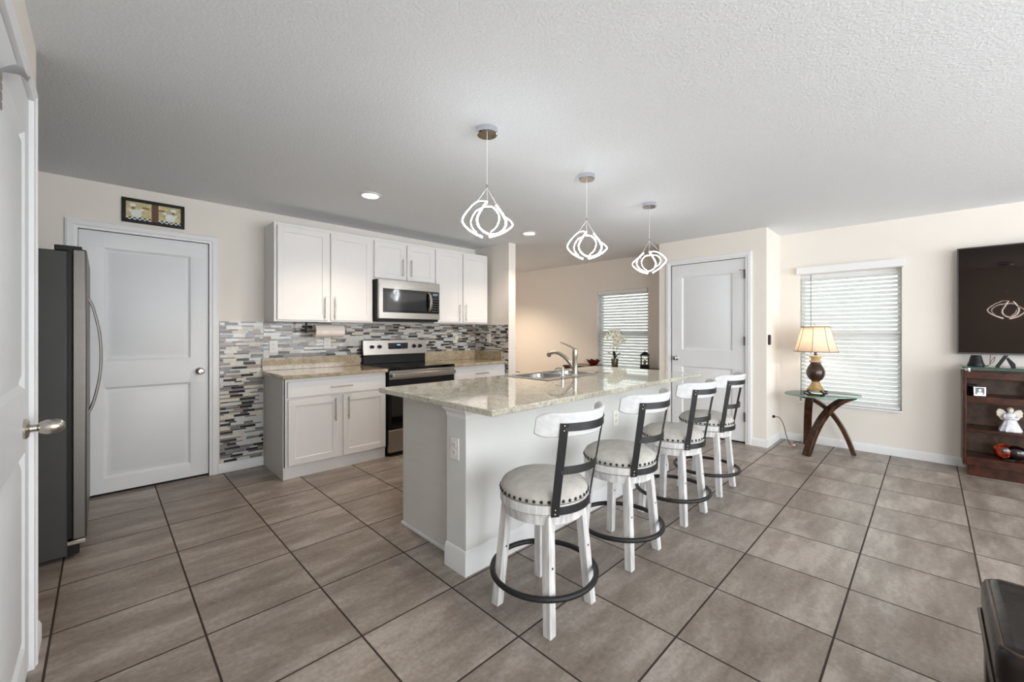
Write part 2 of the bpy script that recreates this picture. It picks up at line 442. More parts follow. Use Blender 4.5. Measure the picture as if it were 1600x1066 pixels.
baseboard('baseboard_left_end', (XL, 2.386), (XL, 2.544), (1, 0))
baseboard('baseboard_left', (XL, YB), (XL, 1.42), (1, 0))
baseboard('baseboard_wing', (3.66-0.0, 3.754), (3.78, 3.754), (0, -1))
baseboard('baseboard_hall', (XW, BY1), (XW, YH), (-1, 0))

# ---- doors
PR = [(0.016, 0.012), (0.026, 0.012), (0.052, 0.003)]
def casing(name, w, h, loc, rz, cw=0.066):
    """three sided door casing with a stepped profile, opening w x h, local front -Y at y=0"""
    mb = MB()
    prof = [(0, 0), (0, -0.010), (0.018, -0.012), (0.026, -0.017), (cw-0.012, -0.017), (cw, -0.012), (cw, 0)]
    def P(d, y, k):  # k: corner index on the outline
        return {0: (-d, y, 0), 1: (-d, y, h+d), 2: (w+d, y, h+d), 3: (w+d, y, 0)}[k]
    rings = [[mb.v(P(d, y, k)) for d, y in prof] for k in range(4)]
    for a, b in zip(rings, rings[1:]):
        for i in range(len(prof)): mb.f([a[i], a[(i+1) % len(prof)], b[(i+1) % len(prof)], b[i]])
    mb.f(rings[0]); mb.f(rings[-1][::-1])
    # jamb
    mb.box(-0.012, 0.0, 0, 0.10, 0, h+0.012).box(w, w+0.012, 0, 0.10, 0, h+0.012).box(0.0, w, 0, 0.10, h, h+0.012)
    o = mb.build(name, m_white, smooth_angle=20); o.location = loc; o.rotation_euler = (0, 0, rz)
    return struct(o)
def knob(parent, x, z, yf, rose=0.03, name='door_knob', egg=False):
    mb = MB().lathe([(0, 0.0), (rose, 0.0), (rose, -0.006), (rose*0.8, -0.011), (0.011, -0.014), (0.011, -0.035), (0.02, -0.042), (0.027, -0.054), (0.026, -0.064), (0.018, -0.072), (0, -0.074)], 28, (x, yf, z), 'y')
    if egg:
        mb = MB().lathe([(0, 0.0), (0.034, 0.0), (0.035, -0.006), (0.028, -0.012), (0.013, -0.015), (0.012, -0.03), (0.02, -0.038), (0.026, -0.055), (0.026, -0.075), (0.02, -0.09), (0.01, -0.097), (0, -0.098)], 28, (x, yf, z), 'y')
    o = mb.build(name, m_nickel, parent); o['label'] = 'brushed nickel knob'; return o
def door(name, label, w, h, loc, rz, panels, knobx, knobz, hinges, yf=0.012, egg=False):
    t = sthing(name, label, 'door', loc, rz)
    o = MB().slab(0.003, w-0.003, 0.018, h-0.003, yf, yf+0.035, panels, PR).build('door_panel', m_door, t, bevel=0.0015)
    knob(t, knobx, knobz, yf, egg=egg)
    for hx, hz in hinges:
        hb = MB().cyl((hx, -0.014, hz-0.05), (hx, -0.014, hz+0.05), 0.008, n=10).box(hx-0.012, hx+0.001, -0.012, yf-0.0005, hz-0.05, hz+0.05).build('hinge', m_hinge, t)
    MB().box(0.0, w, yf+0.01, yf+0.05, 0.002, 0.016).build('gap_shadow', m_dark, t)  # dark strip standing in for the shade under the door
    return t
# pantry door (kitchen wall) opening x -0.13..0.662
px0, pw, ph = -0.13, 0.79, 2.02
casing('trim_1', pw, ph, (px0, YK, 0), 0)
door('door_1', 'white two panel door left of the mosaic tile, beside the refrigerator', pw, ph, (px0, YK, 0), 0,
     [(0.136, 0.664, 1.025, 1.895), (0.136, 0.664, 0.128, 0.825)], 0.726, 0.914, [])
# closet door, facing -X ; local x -> world -Y
casing('trim_2', DY1-DY0, DZ, (BX, DY1, 0), R(-90))
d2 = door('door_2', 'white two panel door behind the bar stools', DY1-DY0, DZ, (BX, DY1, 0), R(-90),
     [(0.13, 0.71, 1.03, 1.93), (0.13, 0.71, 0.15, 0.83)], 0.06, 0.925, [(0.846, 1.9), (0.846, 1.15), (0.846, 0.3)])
# hinge pin door stop on the upper hinge
MB().cyl((0.847, 0.005, 1.945), (0.80, -0.03, 1.945), 0.004, n=8).ell((0.80, -0.03, 1.945), 0.008, 0.008, 0.008, 8, 6).build('door_stop', m_nickel, d2)
# strike plate edge
MB().box(-0.006, 0.0, -0.002, 0.008, 0.88, 0.97).build('strike_plate', m_nickel, d2)
# left door, facing +X ; local x -> world +Y
LW = 0.78
casing('trim_3', LW, 2.105, (XL, 2.335-LW, 0), R(90), cw=0.05)
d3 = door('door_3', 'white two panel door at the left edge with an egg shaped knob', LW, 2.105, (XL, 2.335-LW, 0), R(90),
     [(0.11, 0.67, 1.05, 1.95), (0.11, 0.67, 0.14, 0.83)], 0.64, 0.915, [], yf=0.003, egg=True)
# child safety latch at the top of that door
lt = thing('door_latch', 'silver safety latch with a curved lever at the top of the left door', 'latch', (XL, 1.54, 1.77), R(90))
mb = MB().box(-0.03, 0.0, -0.010, -0.004, 0.0, 0.092)
for k in range(4): mb.box(-0.03, 0.0, -0.022, -0.009, 0.002+k*0.023, 0.021+k*0.023)
mb.build('latch_body', m_nickel, lt, bevel=0.002)
path = [(-0.015, -0.018, 0.088), (0.05, -0.026, 0.125), (0.16, -0.034, 0.175), (0.30, -0.034, 0.215), (0.42, -0.028, 0.268), (0.49, -0.024, 0.296)]
mb = MB().tube(spline(path, 6), [0.004+0.008*math.sin(PI*min(1, i/24))**2 for i in range(31)], 10, flat=(1, 0.5))
mb.build('latch_lever', m_chrome, lt)

# ---- windows with reveals, sashes, panes; blinds as things
def window(name, W, label):
    t = sthing(name, label, 'window', (XW, W[1], W[2]), R(-90))      # local x -> -Y, local y -> +X (outwards)
    w_, h_ = W[1]-W[0], W[3]-W[2]; g = 0.04
    mb = MB()
    mb.box(0, 0.035, 0.09, 0.15, 0, h_).box(w_-0.035, w_, 0.09, 0.15, 0, h_).box(0.035, w_-0.035, 0.09, 0.15, 0, 0.05).box(0.035, w_-0.035, 0.09, 0.15, h_-0.04, h_)
    mb.build('window_frame', m_white, t, bevel=0.003)
    zm = h_*0.525
    MB().box(0.035, w_-0.035, 0.085, 0.145, zm-0.03, zm+0.03).build('meeting_rail', m_white, t, bevel=0.004)
    MB().box(0.035, w_-0.035, 0.115, 0.12, 0.05, zm-0.03).build('pane', m_glass, t)
    MB().box(0.035, w_-0.035, 0.125, 0.13, zm+0.03, h_-0.04).build('pane', m_glass, t)
    MB().box(-0.0, w_, -0.02, 0.09, -0.016, 0.002).build('window_sill', m_white, t, bevel=0.004)
    return t
window('window_1', W1, 'window on the right wall behind the lamp')
window('window_2', W2, 'window behind the white orchid')
def blind(W, label, vz, tilt):
    t = thing('window_blind', label, 'blind', (XW, W[1], W[2]), R(-90))
    w_, h_ = W[1]-W[0], W[3]-W[2]
    if vz:
        mb = MB().prism([(-0.016, h_), (-0.05, h_+0.002), (-0.055, h_+0.06), (-0.062, h_+0.076), (-0.004, h_+0.076), (-0.004, h_)], -0.018, w_+0.018, 'x')
    else:
        mb = MB().prism([(0.0, h_-0.055), (0.0, h_-0.002), (0.05, h_-0.002), (0.05, h_-0.055)], 0.01, w_-0.01, 'x')
    mb.build('valance', m_white, t, bevel=0.002)
    mb = MB(); n = 31; pit = (h_-0.06)/n; c, s_ = math.cos(R(tilt)), math.sin(R(tilt)); hw = 0.024
    for i in range(n):
        z = 0.04+pit*i; y0 = 0.05
        pts = [(y0-hw*c, z-hw*s_), (y0, z+0.002), (y0+hw*c, z+hw*s_)]
        a = [mb.v((0.012, y, zz)) for y, zz in pts]; b = [mb.v((w_-0.012, y, zz)) for y, zz in pts]
        a2 = [mb.v((0.012, y, zz-0.0022)) for y, zz in pts]; b2 = [mb.v((w_-0.012, y, zz-0.0022)) for y, zz in pts]
        for k in (0, 1):
            mb.f([a[k], a[k+1], b[k+1], b[k]]); mb.f([a2[k+1], a2[k], b2[k], b2[k+1]])
        mb.f([a[0], b[0], b2[0], a2[0]]); mb.f([b[2], a[2], a2[2], b2[2]]); mb.f([a[2], a[1], a[0], a2[0], a2[1], a2[2]]); mb.f([b[0], b[1], b[2], b2[2], b2[1], b2[0]])
    mb.build('slats', m_blind, t)
    MB().box(0.012, w_-0.012, 0.028, 0.072, 0.005, 0.024).build('bottom_rail', m_white, t, bevel=0.002)
    for fx in (0.13, 0.5, 0.8):
        mb = MB()
        for yy in (0.022, 0.078): mb.box(w_*fx-0.0009, w_*fx+0.0009, yy-0.0009, yy+0.0009, 0.02, h_-0.02)
        mb.build('ladder_cord', M('blind_cord', srgb(225, 228, 226), 0.8) if 'blind_cord' not in bpy.data.materials else bpy.data.materials['blind_cord'], t)
    return t
b1 = blind(W1, 'white slatted blind on the window behind the lamp', True, 44)
MB().cyl((0.11, -0.012, 0.55), (0.11, -0.012, 1.44), 0.004, n=8).build('tilt_wand', M('clear_wand', srgb(110, 110, 108), 0.2), b1)
b2 = blind(W2, 'white slatted blind on the window behind the orchid', False, 42)
# outside: neighbouring house wall and ground seen through the blinds
m_stucco = M('neighbour_stucco', srgb(232, 232, 226), 0.9, var=0.03, scale=4, bump=0.3, bscale=60)
struct(MB().box(9.2, 9.4, -3, 7.5, -0.3, 3.2).build('wall_neighbour', m_stucco))
struct(MB().box(XW+0.31, 9.2, -3, 7.5, -0.4, -0.3).build('floor_outside', M('outside_concrete', srgb(206, 206, 200), 0.95, var=0.05, scale=10)))

# ================================================================ KITCHEN WALL RUN
# ---- mosaic backsplash
m_mos = [M('mosaic_charcoal_glass', srgb(44, 42, 44), 0.12, var=0.25, scale=30), M('mosaic_grey_glass', srgb(122, 121, 122), 0.14, var=0.15, scale=30),
         M('mosaic_pale_glass', srgb(206, 208, 206), 0.12, var=0.06, scale=30), M('mosaic_cream_stone', srgb(212, 203, 186), 0.3, var=0.06, scale=30),
         M('mosaic_taupe_stone', srgb(140, 124, 110), 0.3, var=0.15, scale=30), M('mosaic_grout', srgb(196, 192, 184), 0.85)]
def mosaic(mb, u0, u1, z0, z1, P):
    """P(u, depth, z) -> point. rows alternate thick and thin"""
    rnd = random.Random(int(u0*1000)+5); z = z0; row = 0; g = 0.0013
    while z < z1-0.004:
        hgt = min(0.0235 if row % 2 == 0 else 0.0125, z1-z)
        u = u0 - rnd.random()*0.08; last = -1
        while u < u1:
            ln = rnd.choice([0.075, 0.1, 0.1, 0.125]) if row % 2 == 0 else rnd.choice([0.06, 0.09, 0.12])
            a, b = max(u, u0)+g, min(u+ln, u1)-g
            if b-a > 0.004:
                wts = [4.2, 2.4, 3.2, 1.8, 1] if row % 2 == 0 else [1.2, 3.2, 2.6, 1.4, 1.6]
                k = rnd.choices(range(5), wts)[0]
                while k == last and k in (0, 4): k = rnd.choices(range(5), wts)[0]
                last = k; mb.mi = k; d = 0.008+rnd.random()*0.0012
                f_ = [mb.v(P(a, d, z+g)), mb.v(P(b, d, z+g)), mb.v(P(b, d, z+hgt-g)), mb.v(P(a, d, z+hgt-g))]
                r_ = [mb.v(P(a, 0.005, z+g)), mb.v(P(b, 0.005, z+g)), mb.v(P(b, 0.005, z+hgt-g)), mb.v(P(a, 0.005, z+hgt-g))]
                mb.f(f_, False)
                for q in range(4): mb.f([f_[q], r_[q], r_[(q+1) % 4], f_[(q+1) % 4]], False)
            u += ln
        z += hgt; row += 1
mb = MB(); mb.mi = 5
mb.box(0.735, 3.66, YK-0.006, YK, 0.085, 1.345)
mosaic(mb, 0.735, 1.075, 0.087, 1.345, lambda u, d, z: (u, YK-d, z))
mosaic(mb, 1.075, 3.652, 0.86, 1.345, lambda u, d, z: (u, YK-d, z))
o = mb.build('wall_backsplash_kitchen', m_mos); struct(o, 'backsplash of grey black and cream mosaic strip tiles', 'backsplash')
mb = MB(); mb.mi = 5; mb.box(3.654, 3.66, 3.756, YK-0.006, 0.085, 1.345)
mosaic(mb, 3.756, YK-0.01, 0.087, 1.345, lambda u, d, z: (3.66-d, u, z))
o = mb.build('wall_backsplash_wing', m_mos); struct(o, 'mosaic strip tiles on the narrow side wall', 'backsplash')

def bar_pull(parent, p0, p1, off, name='handle', r=0.006, m=None):
    """bar pull between p0 and p1 standing off along vector off"""
    p0, p1, off = Vector(p0), Vector(p1), Vector(off); d = (p1-p0).normalized(); L = (p1-p0).length
    mb = MB().cyl(p0+off, p1+off, r, n=12)
    for k in (0.12, 0.88): mb.cyl(p0+d*L*k, p0+d*L*k+off, r*0.8, n=10)
    o = mb.build(name, m or m_nickel, parent); o['label'] = 'brushed nickel bar pull'; return o
SH = [(0.003, 0.007)]
def shaker(parent, x0, x1, z0, z1, yf, name='cabinet_door', fr=0.055):
    return MB().slab(x0, x1, z0, z1, yf, yf+0.02, [(x0+fr, x1-fr, z0+fr, z1-fr)], SH).build(name, m_cab, parent, bevel=0.0018)

# ---- upper cabinets
UY = 4.09; DT = 0.02
def upper(label, x0, x1, z0, z1, doors, hz0, hz1, hoff=0.035):
    t = thing('upper_cabinet', label, 'cabinet', (x0, UY, z0), 0, 'white wall cabinets')
    w_, h_ = x1-x0, z1-z0
    MB().box(0, w_, DT, YK-UY-0.001, 0, h_).build('cabinet_body', m_cab, t, bevel=0.0015)
    for (a, b, side) in doors:
        dd = shaker(t, a-x0, b-x0, 0.017, h_-0.03, 0.0)
        hx = (b-x0-hoff) if side == 'r' else (a-x0+hoff)
        bar_pull(dd, (hx, 0.0, hz0-z0), (hx, 0.0, hz1-z0), (0, -0.028, 0))
    return t
upper('tall white two door wall cabinet left of the microwave', 1.085, 2.012, 1.345, 2.24, [(1.108, 1.552, 'r'), (1.576, 1.995, 'l')], 1.375, 1.59)
upper('short white two door wall cabinet above the microwave', 2.013, 2.775, 1.805, 2.245, [(2.024, 2.388, 'r'), (2.412, 2.765, 'l')], 1.86, 2.05, 0.04)
upper('tall white two door wall cabinet right of the microwave', 2.776, 3.61, 1.355, 2.25, [(2.79, 3.176, 'r'), (3.2, 3.594, 'l')], 1.385, 1.6)

# ---- base cabinets
BFY = 3.80
def base_cab(label, x0, x1, drawer, doors, toe_left=0.0):
    t = thing('base_cabinet', label, 'cabinet', (x0, BFY, 0), 0, 'white base cabinets')
    w_ = x1-x0; dp = YK-BFY-0.012
    mb = MB().box(0, w_, 0.02, dp, 0.1, 0.853)
    mb.build('cabinet_body', m_cab, t, bevel=0.0015)
    if toe_left: MB().box(-0.004, 0.012, 0.02, dp, 0.0, 0.853).build('end_panel', m_panel, t, bevel=0.001)
    MB().box(0.0, w_, 0.03, 0.05, 0.0, 0.1).build('toe_kick', m_cab, t)
    a, b = drawer
    dr = MB().box(a-x0, b-x0, 0.0, 0.02, 0.69, 0.825).build('drawer', m_cab, t, bevel=0.003)
    cx = (a+b)/2-x0
    bar_pull(dr, (cx-0.1, 0, 0.757), (cx+0.1, 0, 0.757), (0, -0.028, 0))
    for (a, b, side) in doors:
        dd = shaker(t, a-x0, b-x0, 0.115, 0.672, 0.0)
        hx = (b-x0-0.04) if side == 'r' else (a-x0+0.04)
        bar_pull(dd, (hx, 0, 0.45), (hx, 0, 0.655), (0, -0.028, 0))
    return t
base_cab('white base cabinet left of the range with one drawer and two doors', 1.08, 2.006, (1.108, 1.998), [(1.112, 1.538, 'r'), (1.578, 1.998, 'l')], 1)
base_cab('white base cabinet right of the range beside the wall end', 2.83, 3.652, (2.842, 3.636), [(2.842, 3.225, 'r'), (3.25, 3.636, 'l')])
# ---- counters
def counter(label, x0, x1, side):
    t = thing('countertop', label, 'countertop', (x0, 3.77, 0.854), 0)
    MB().box(0, x1-x0, 0, YK-3.77-0.012, 0, 0.032).build('slab', m_granite, t, bevel=0.004)
    MB().box(0.0, x1-x0, YK-3.77-0.032, YK-3.77-0.011, 0.0325, 0.148).build('back_ledge', m_granite, t, bevel=0.002)
    if side: MB().box(x1-x0-0.022, x1-x0, 0.085, YK-3.77-0.033, 0.0325, 0.148).build('side_ledge', m_granite, t, bevel=0.002)
    return t
counter('tan granite countertop left of the range', 1.06, 2.008, False)
counter('tan granite countertop right of the range', 2.828, 3.65, True)

# ---- range
rx0, rw = 2.016, 0.806
rg = thing('range', 'stainless electric range with black glass cooktop between the base cabinets', 'range', (rx0, 3.76, 0))
MB().box(0.004, rw-0.004, 0.05, 0.62, 0.015, 0.868).build('range_body', m_black, rg, bevel=0.003)
MB().box(0, rw, 0.015, 0.585, 0.868, 0.893).build('cooktop', m_blackglass, rg, bevel=0.004)
m_burner = M('burner_ring_print', srgb(52, 52, 54), 0.15)
for bx, by, br in ((0.2, 0.17, 0.105), (0.6, 0.17, 0.085), (0.2, 0.44, 0.075), (0.6, 0.44, 0.1)):
    mb = MB(); mb.sweep([(bx+br*math.cos(2*PI*k/40), by+br*math.sin(2*PI*k/40), 0.8932) for k in range(40)], [(-0.002, 0), (0.002, 0), (0.002, 0.0004), (-0.002, 0.0004)], (0, 0, 1), True)
    mb.build('burner_ring', m_burner, rg)
MB().box(0.008, rw-0.008, 0.595, 0.645, 0.893, 1.16).build('backguard', m_black, rg, bevel=0.004)
bp = MB().prism([(0.575, 0.995), (0.595, 1.0), (0.595, 1.158), (0.588, 1.158)], 0.0, rw, 'x').build('control_panel', m_steelh, rg, bevel=0.002)
for kx in (0.1, 0.19, 0.63, 0.71):
    kb = MB().lathe([(0, 0), (0.026, 0), (0.026, -0.006), (0, -0.006)], 24, (kx, 0.583, 1.085), 'y').build('knob_ring', m_chrome, bp)
    MB().lathe([(0, -0.006), (0.021, -0.006), (0.018, -0.028), (0, -0.029)], 20, (kx, 0.583, 1.085), 'y').box(kx-0.003, kx+0.003, 0.547, 0.556, 1.068, 1.102).build('control_knob', m_black, bp)
dsp = MB().box(0.3, 0.545, 0.574, 0.588, 1.055, 1.125).build('display', m_blackglass, bp, bevel=0.001)
mb = MB()
for i in range(4):
    mb.box(0.405+i*0.011, 0.412+i*0.011, 0.5732, 0.574, 1.096, 1.108)
mb.build('clock_digits', emit('clock_blue', (0.2, 0.45, 1.0, 1), 1.2), dsp)
m_btn = M('button_print', srgb(120, 120, 125), 0.5)
for c0 in (0, 7):
    mb = MB().box(0.309+c0*0.021, 0.325+(c0+3)*0.021, 0.5739, 0.574, 1.06, 1.114); mb.mi = 1
    for r_ in range(3):
        for c_ in range(c0, c0+4): mb.box(0.312+c_*0.021, 0.322+c_*0.021, 0.5735, 0.574, 1.064+r_*0.02, 1.068+r_*0.02)
    mb.build('keypad', [m_blackglass, m_btn], dsp)
od = MB().box(0.006, rw-0.006, 0.012, 0.048, 0.275, 0.862).build('oven_door', m_black, rg, bevel=0.004)
MB().box(0.03, rw-0.03, 0.0095, 0.0125, 0.29, 0.70).build('oven_window', m_blackglass, od)
MB().box(0.006, rw-0.006, 0.007, 0.0125, 0.775, 0.862).build('door_trim', m_steelh, od, bevel=0.001)
mb = MB().box(0.02, rw-0.02, -0.04, -0.022, 0.79, 0.835)
mb.box(0.03, 0.06, -0.022, 0.008, 0.795, 0.83).box(rw-0.06, rw-0.03, -0.022, 0.008, 0.795, 0.83)
h_ = mb.build('oven_handle', m_steelh, od, bevel=0.006, segs=3); h_['label'] = 'flat stainless handle'
MB().box(0.006, rw-0.006, 0.012, 0.05, 0.045, 0.268).build('storage_drawer', m_steel, rg, bevel=0.004)

# ---- microwave
mx0, mw_, mz0, mh = 2.02, 0.75, 1.372, 0.43
mt = thing('microwave', 'stainless over the range microwave with black glass front', 'microwave', (mx0, 3.985, mz0))
MB().box(0.0, mw_, 0.03, YK-3.985-0.012, 0.0, mh).build('microwave_body', m_black, mt, bevel=0.003)
fp = MB().box(0.0, mw_, 0.0, 0.03, 0.018, mh).build('front_frame', m_steelh, mt, bevel=0.004)
MB().box(0.045, mw_-0.012, -0.003, 0.0, 0.085, 0.335).build('glass_front', m_blackglass, fp, bevel=0.001)
MB().box(0.09, mw_-0.19, -0.0042, -0.003, 0.11, 0.3).build('door_window', M('tinted_window', srgb(30, 33, 36), 0.06, coat=0.5), fp)
hd = spline([(0.59, -0.002, 0.1), (0.6, -0.03, 0.13), (0.606, -0.042, 0.21), (0.6, -0.03, 0.29), (0.59, -0.002, 0.325)], 6)
MB().sweep(hd, [(-0.014, -0.005), (0.014, -0.005), (0.014, 0.005), (-0.014, 0.005)], (0, -1, 0)).build('door_handle', m_steelh, fp, bevel=0.003)
mb = MB().box(0.64, 0.728, -0.0035, -0.003, 0.1, 0.262); mb.mi = 1
for r_ in range(6):
    for c_ in range(3): mb.box(0.645+c_*0.03, 0.662+c_*0.03, -0.0042, -0.003, 0.11+r_*0.028, 0.116+r_*0.028)
mb.build('keypad', [m_blackglass, m_btn], fp)
MB().box(0.655, 0.72, -0.0042, -0.003, 0.29, 0.315).build('display', emit('display_dim', (0.1, 0.2, 0.3, 1), 0.15), fp)
MB().box(0.33, 0.42, -0.002, 0.0, 0.358, 0.376).build('badge', m_nickel, fp, bevel=0.001)
MB().box(0.02, mw_-0.02, 0.02, 0.38, -0.006, 0.0).build('vent_grille', m_black, mt)

# ---- outlets on the backsplash etc.
def outlet(label, loc, rz, w_=0.072, h_=0.116, group='outlet plates', plugin=False):
    t = thing('outlet', label, 'outlet', loc, rz)
    pl = MB().box(-w_/2, w_/2, -0.006, 0, -h_/2, h_/2).build('cover_plate', m_plate, t, bevel=0.002)
    for zz in (-0.02, 0.02):
        MB().lathe([(0, -0.006), (0.0165, -0.006), (0.0165, -0.0085), (0, -0.0085)], 20, (0, 0, zz), 'y').build('receptacle', m_plate, pl)
        MB().box(-0.008, -0.0055, -0.0092, -0.0085, zz-0.002, zz+0.008).box(0.0055, 0.008, -0.0092, -0.0085, zz-0.002, zz+0.008).box(-0.002, 0.002, -0.0092, -0.0085, zz-0.011, zz-0.007).build('slots', m_slot, pl)
    return t
yb_ = YK-0.0095
outlet('white outlet plate on the mosaic nearest the pantry door', (1.16, yb_, 1.11), 0)
outlet('white outlet plate on the mosaic below the paper towel roll', (1.66, yb_, 1.135), 0)
op = outlet('white outlet with a plug in night light right of the range', (3.31, yb_, 1.165), 0)
MB().lathe([(0, -0.009), (0.03, -0.009), (0.032, -0.03), (0.02, -0.042), (0, -0.044)], 24, (0, 0, 0.01), 'y').build('night_light', m_plate, op)
outlet('white outlet plate on the mosaic of the side wall', (3.6505, 4.12, 1.165), R(-90))

# ---- paper towel holder under the left upper cabinet
pt = thing('paper_towel_holder', 'paper towel roll on a holder under the left wall cabinet', 'paper towel holder', (1.46, 4.24, 1.3445))
ZT = -0.085
mb = MB().cyl((-0.06, 0, ZT), (0.32, 0, ZT), 0.006, n=10)
mb.box(-0.065, -0.055, -0.02, 0.02, ZT-0.02, -0.0005).box(-0.055, 0.05, -0.02, 0.02, -0.004, -0.0005).box(0.315, 0.323, -0.015, 0.015, ZT-0.015, ZT+0.015)
mb.build('bracket', m_black, pt, bevel=0.001)
o = MB().lathe([(0.02, 0.0), (0.062, 0.0), (0.062, 0.28), (0.02, 0.28), (0.02, 0.0)], 36, (0.012, 0, ZT), 'x', cap=False).build('paper_roll', M('paper_towel', srgb(236, 226, 220), 0.95, var=0.03, bump=0.2, bscale=90), pt, smooth_angle=60)

# ---- picture above the pantry door
pc = thing('framed_picture', 'long black framed picture of two chefs above the pantry door', 'picture', (0.105, YK-0.001, 2.112))
PW, PH = 0.385, 0.19
mb = MB(); fb = 0.024
mb.box(0, PW, -0.018, 0, 0, fb).box(0, PW, -0.018, 0, PH-fb, PH).box(0, fb, -0.018, 0, fb, PH-fb).box(PW-fb, PW, -0.018, 0, fb, PH-fb)
mb.build('frame', m_black, pc, bevel=0.003)
MB().box(fb, PW-fb, -0.006, -0.001, fb, PH-fb).build('print_ground', M('art_cream', srgb(196, 186, 140), 0.6, var=0.25, scale=25), pc)
MB().box(0.176, 0.218, -0.0068, -0.006, fb, PH-fb).build('centre_band', M('art_brown_band', srgb(98, 66, 48), 0.6, var=0.4, scale=150), pc)
m_chef = M('art_white', srgb(226, 232, 228), 0.6, var=0.08, scale=40); m_chk = M('art_black', srgb(30, 32, 38), 0.6); m_skin = M('art_brown', srgb(150, 112, 74), 0.6)
def blob(mb, pts, y): mb.prism(pts, y, y-0.0006, 'y')
def ellp(cx, cz, a, b, rot=0, n=14):
    return [(cx+a*math.cos(2*PI*i/n)*math.cos(rot)-b*math.sin(2*PI*i/n)*math.sin(rot), cz+a*math.cos(2*PI*i/n)*math.sin(rot)+b*math.sin(2*PI*i/n)*math.cos(rot)) for i in range(n)]
for (cx, fl) in ((0.085, 1), (0.292, -1)):
    ch = MB()
    blob(ch, ellp(cx, 0.075, 0.032, 0.034), -0.0062); blob(ch, ellp(cx-fl*0.02, 0.142, 0.02, 0.011), -0.0064); blob(ch, ellp(cx-fl*0.02, 0.132, 0.014, 0.01), -0.0066)
    blob(ch, ellp(cx+fl*0.03, 0.105, 0.03, 0.008, fl*0.6), -0.0068); blob(ch, ellp(cx-fl*0.032, 0.09, 0.022, 0.008, -fl*1.0), -0.007)
    ch.build('chef_figure', m_chef, pc)
    sk = MB(); blob(sk, ellp(cx-fl*0.018, 0.117, 0.012, 0.011), -0.0072); sk.build('chef_face', m_skin, pc)
    sk = MB(); blob(sk, ellp(cx+fl*0.055, 0.125, 0.024, 0.009), -0.0072); sk.build('serving_tray', m_skin, pc)
    ck = MB()
    x0_ = fb if cx < 0.2 else 0.218
    for i in range(10):
        for j in range(2):
            if (i+j) % 2 == 0: blob(ck, [(x0_+i*0.0148, fb+j*0.011), (x0_+(i+1)*0.0148, fb+j*0.011), (x0_+(i+1)*0.0148, fb+(j+1)*0.011), (x0_+i*0.0148, fb+(j+1)*0.011)], -0.0062)
    ck.build('chequered_floor', m_chk, pc)
    ck = MB()
    for i in range(10):
        for j in range(2):
            if (i+j) % 2 == 1: blob(ck, [(x0_+i*0.0148, fb+j*0.011), (x0_+(i+1)*0.0148, fb+j*0.011), (x0_+(i+1)*0.0148, fb+(j+1)*0.011), (x0_+i*0.0148, fb+(j+1)*0.011)], -0.0062)
    ck.build('chequered_floor', m_chef, pc)

# ---- refrigerator (faces +X)
fr = thing('refrigerator', 'stainless refrigerator with dark grey sides standing in the alcove', 'refrigerator', (-0.137, 3.32, 0))
FH = 1.71; FW = 0.9
MB().box(-0.72, 0, 0, FW, 0.02, FH-0.015).build('refrigerator_body', m_greybody, fr, bevel=0.006)
for k in range(2):
    y0 = 0.002+k*FW/2; y1 = (k+1)*FW/2-0.002
    dr = MB().box(0.016, 0.074, y0, y1, 0.10, FH).build('refrigerator_door', m_fridge, fr, bevel=0.008, segs=3)
    MB().box(0.0, 0.016, y0+0.01, y1-0.01, 0.11, FH-0.01).build('door_gasket', m_black, dr)
    hy = FW/2 + (-0.045 if k == 0 else 0.045)
    p = spline([(0.07, hy, 0.735), (0.095, hy, 0.80), (0.122, hy, 0.95), (0.13, hy, 1.1), (0.122, hy, 1.25), (0.095, hy, 1.4), (0.07, hy, 1.47)], 6)
    o = MB().sweep(p, [(-0.011, -0.007), (0.011, -0.007), (0.011, 0.007), (-0.011, 0.007)], (1, 0, 0)).build('door_handle', m_fridge, dr, bevel=0.003)
    o['label'] = 'bowed stainless handle'
    MB().box(-0.05, 0.055, y0+0.02, y0+0.09, FH-0.012, FH+0.018).build('hinge_cover', m_black, fr, bevel=0.004)
MB().box(-0.02, 0.045, 0.01, FW-0.01, 0.02, 0.09).build('toe_grille', m_black, fr, bevel=0.003)
MB().box(-0.01, 0.07, 0.004, 0.05, 0.075, 0.098).build('bottom_hinge', m_nickel, fr, bevel=0.003)

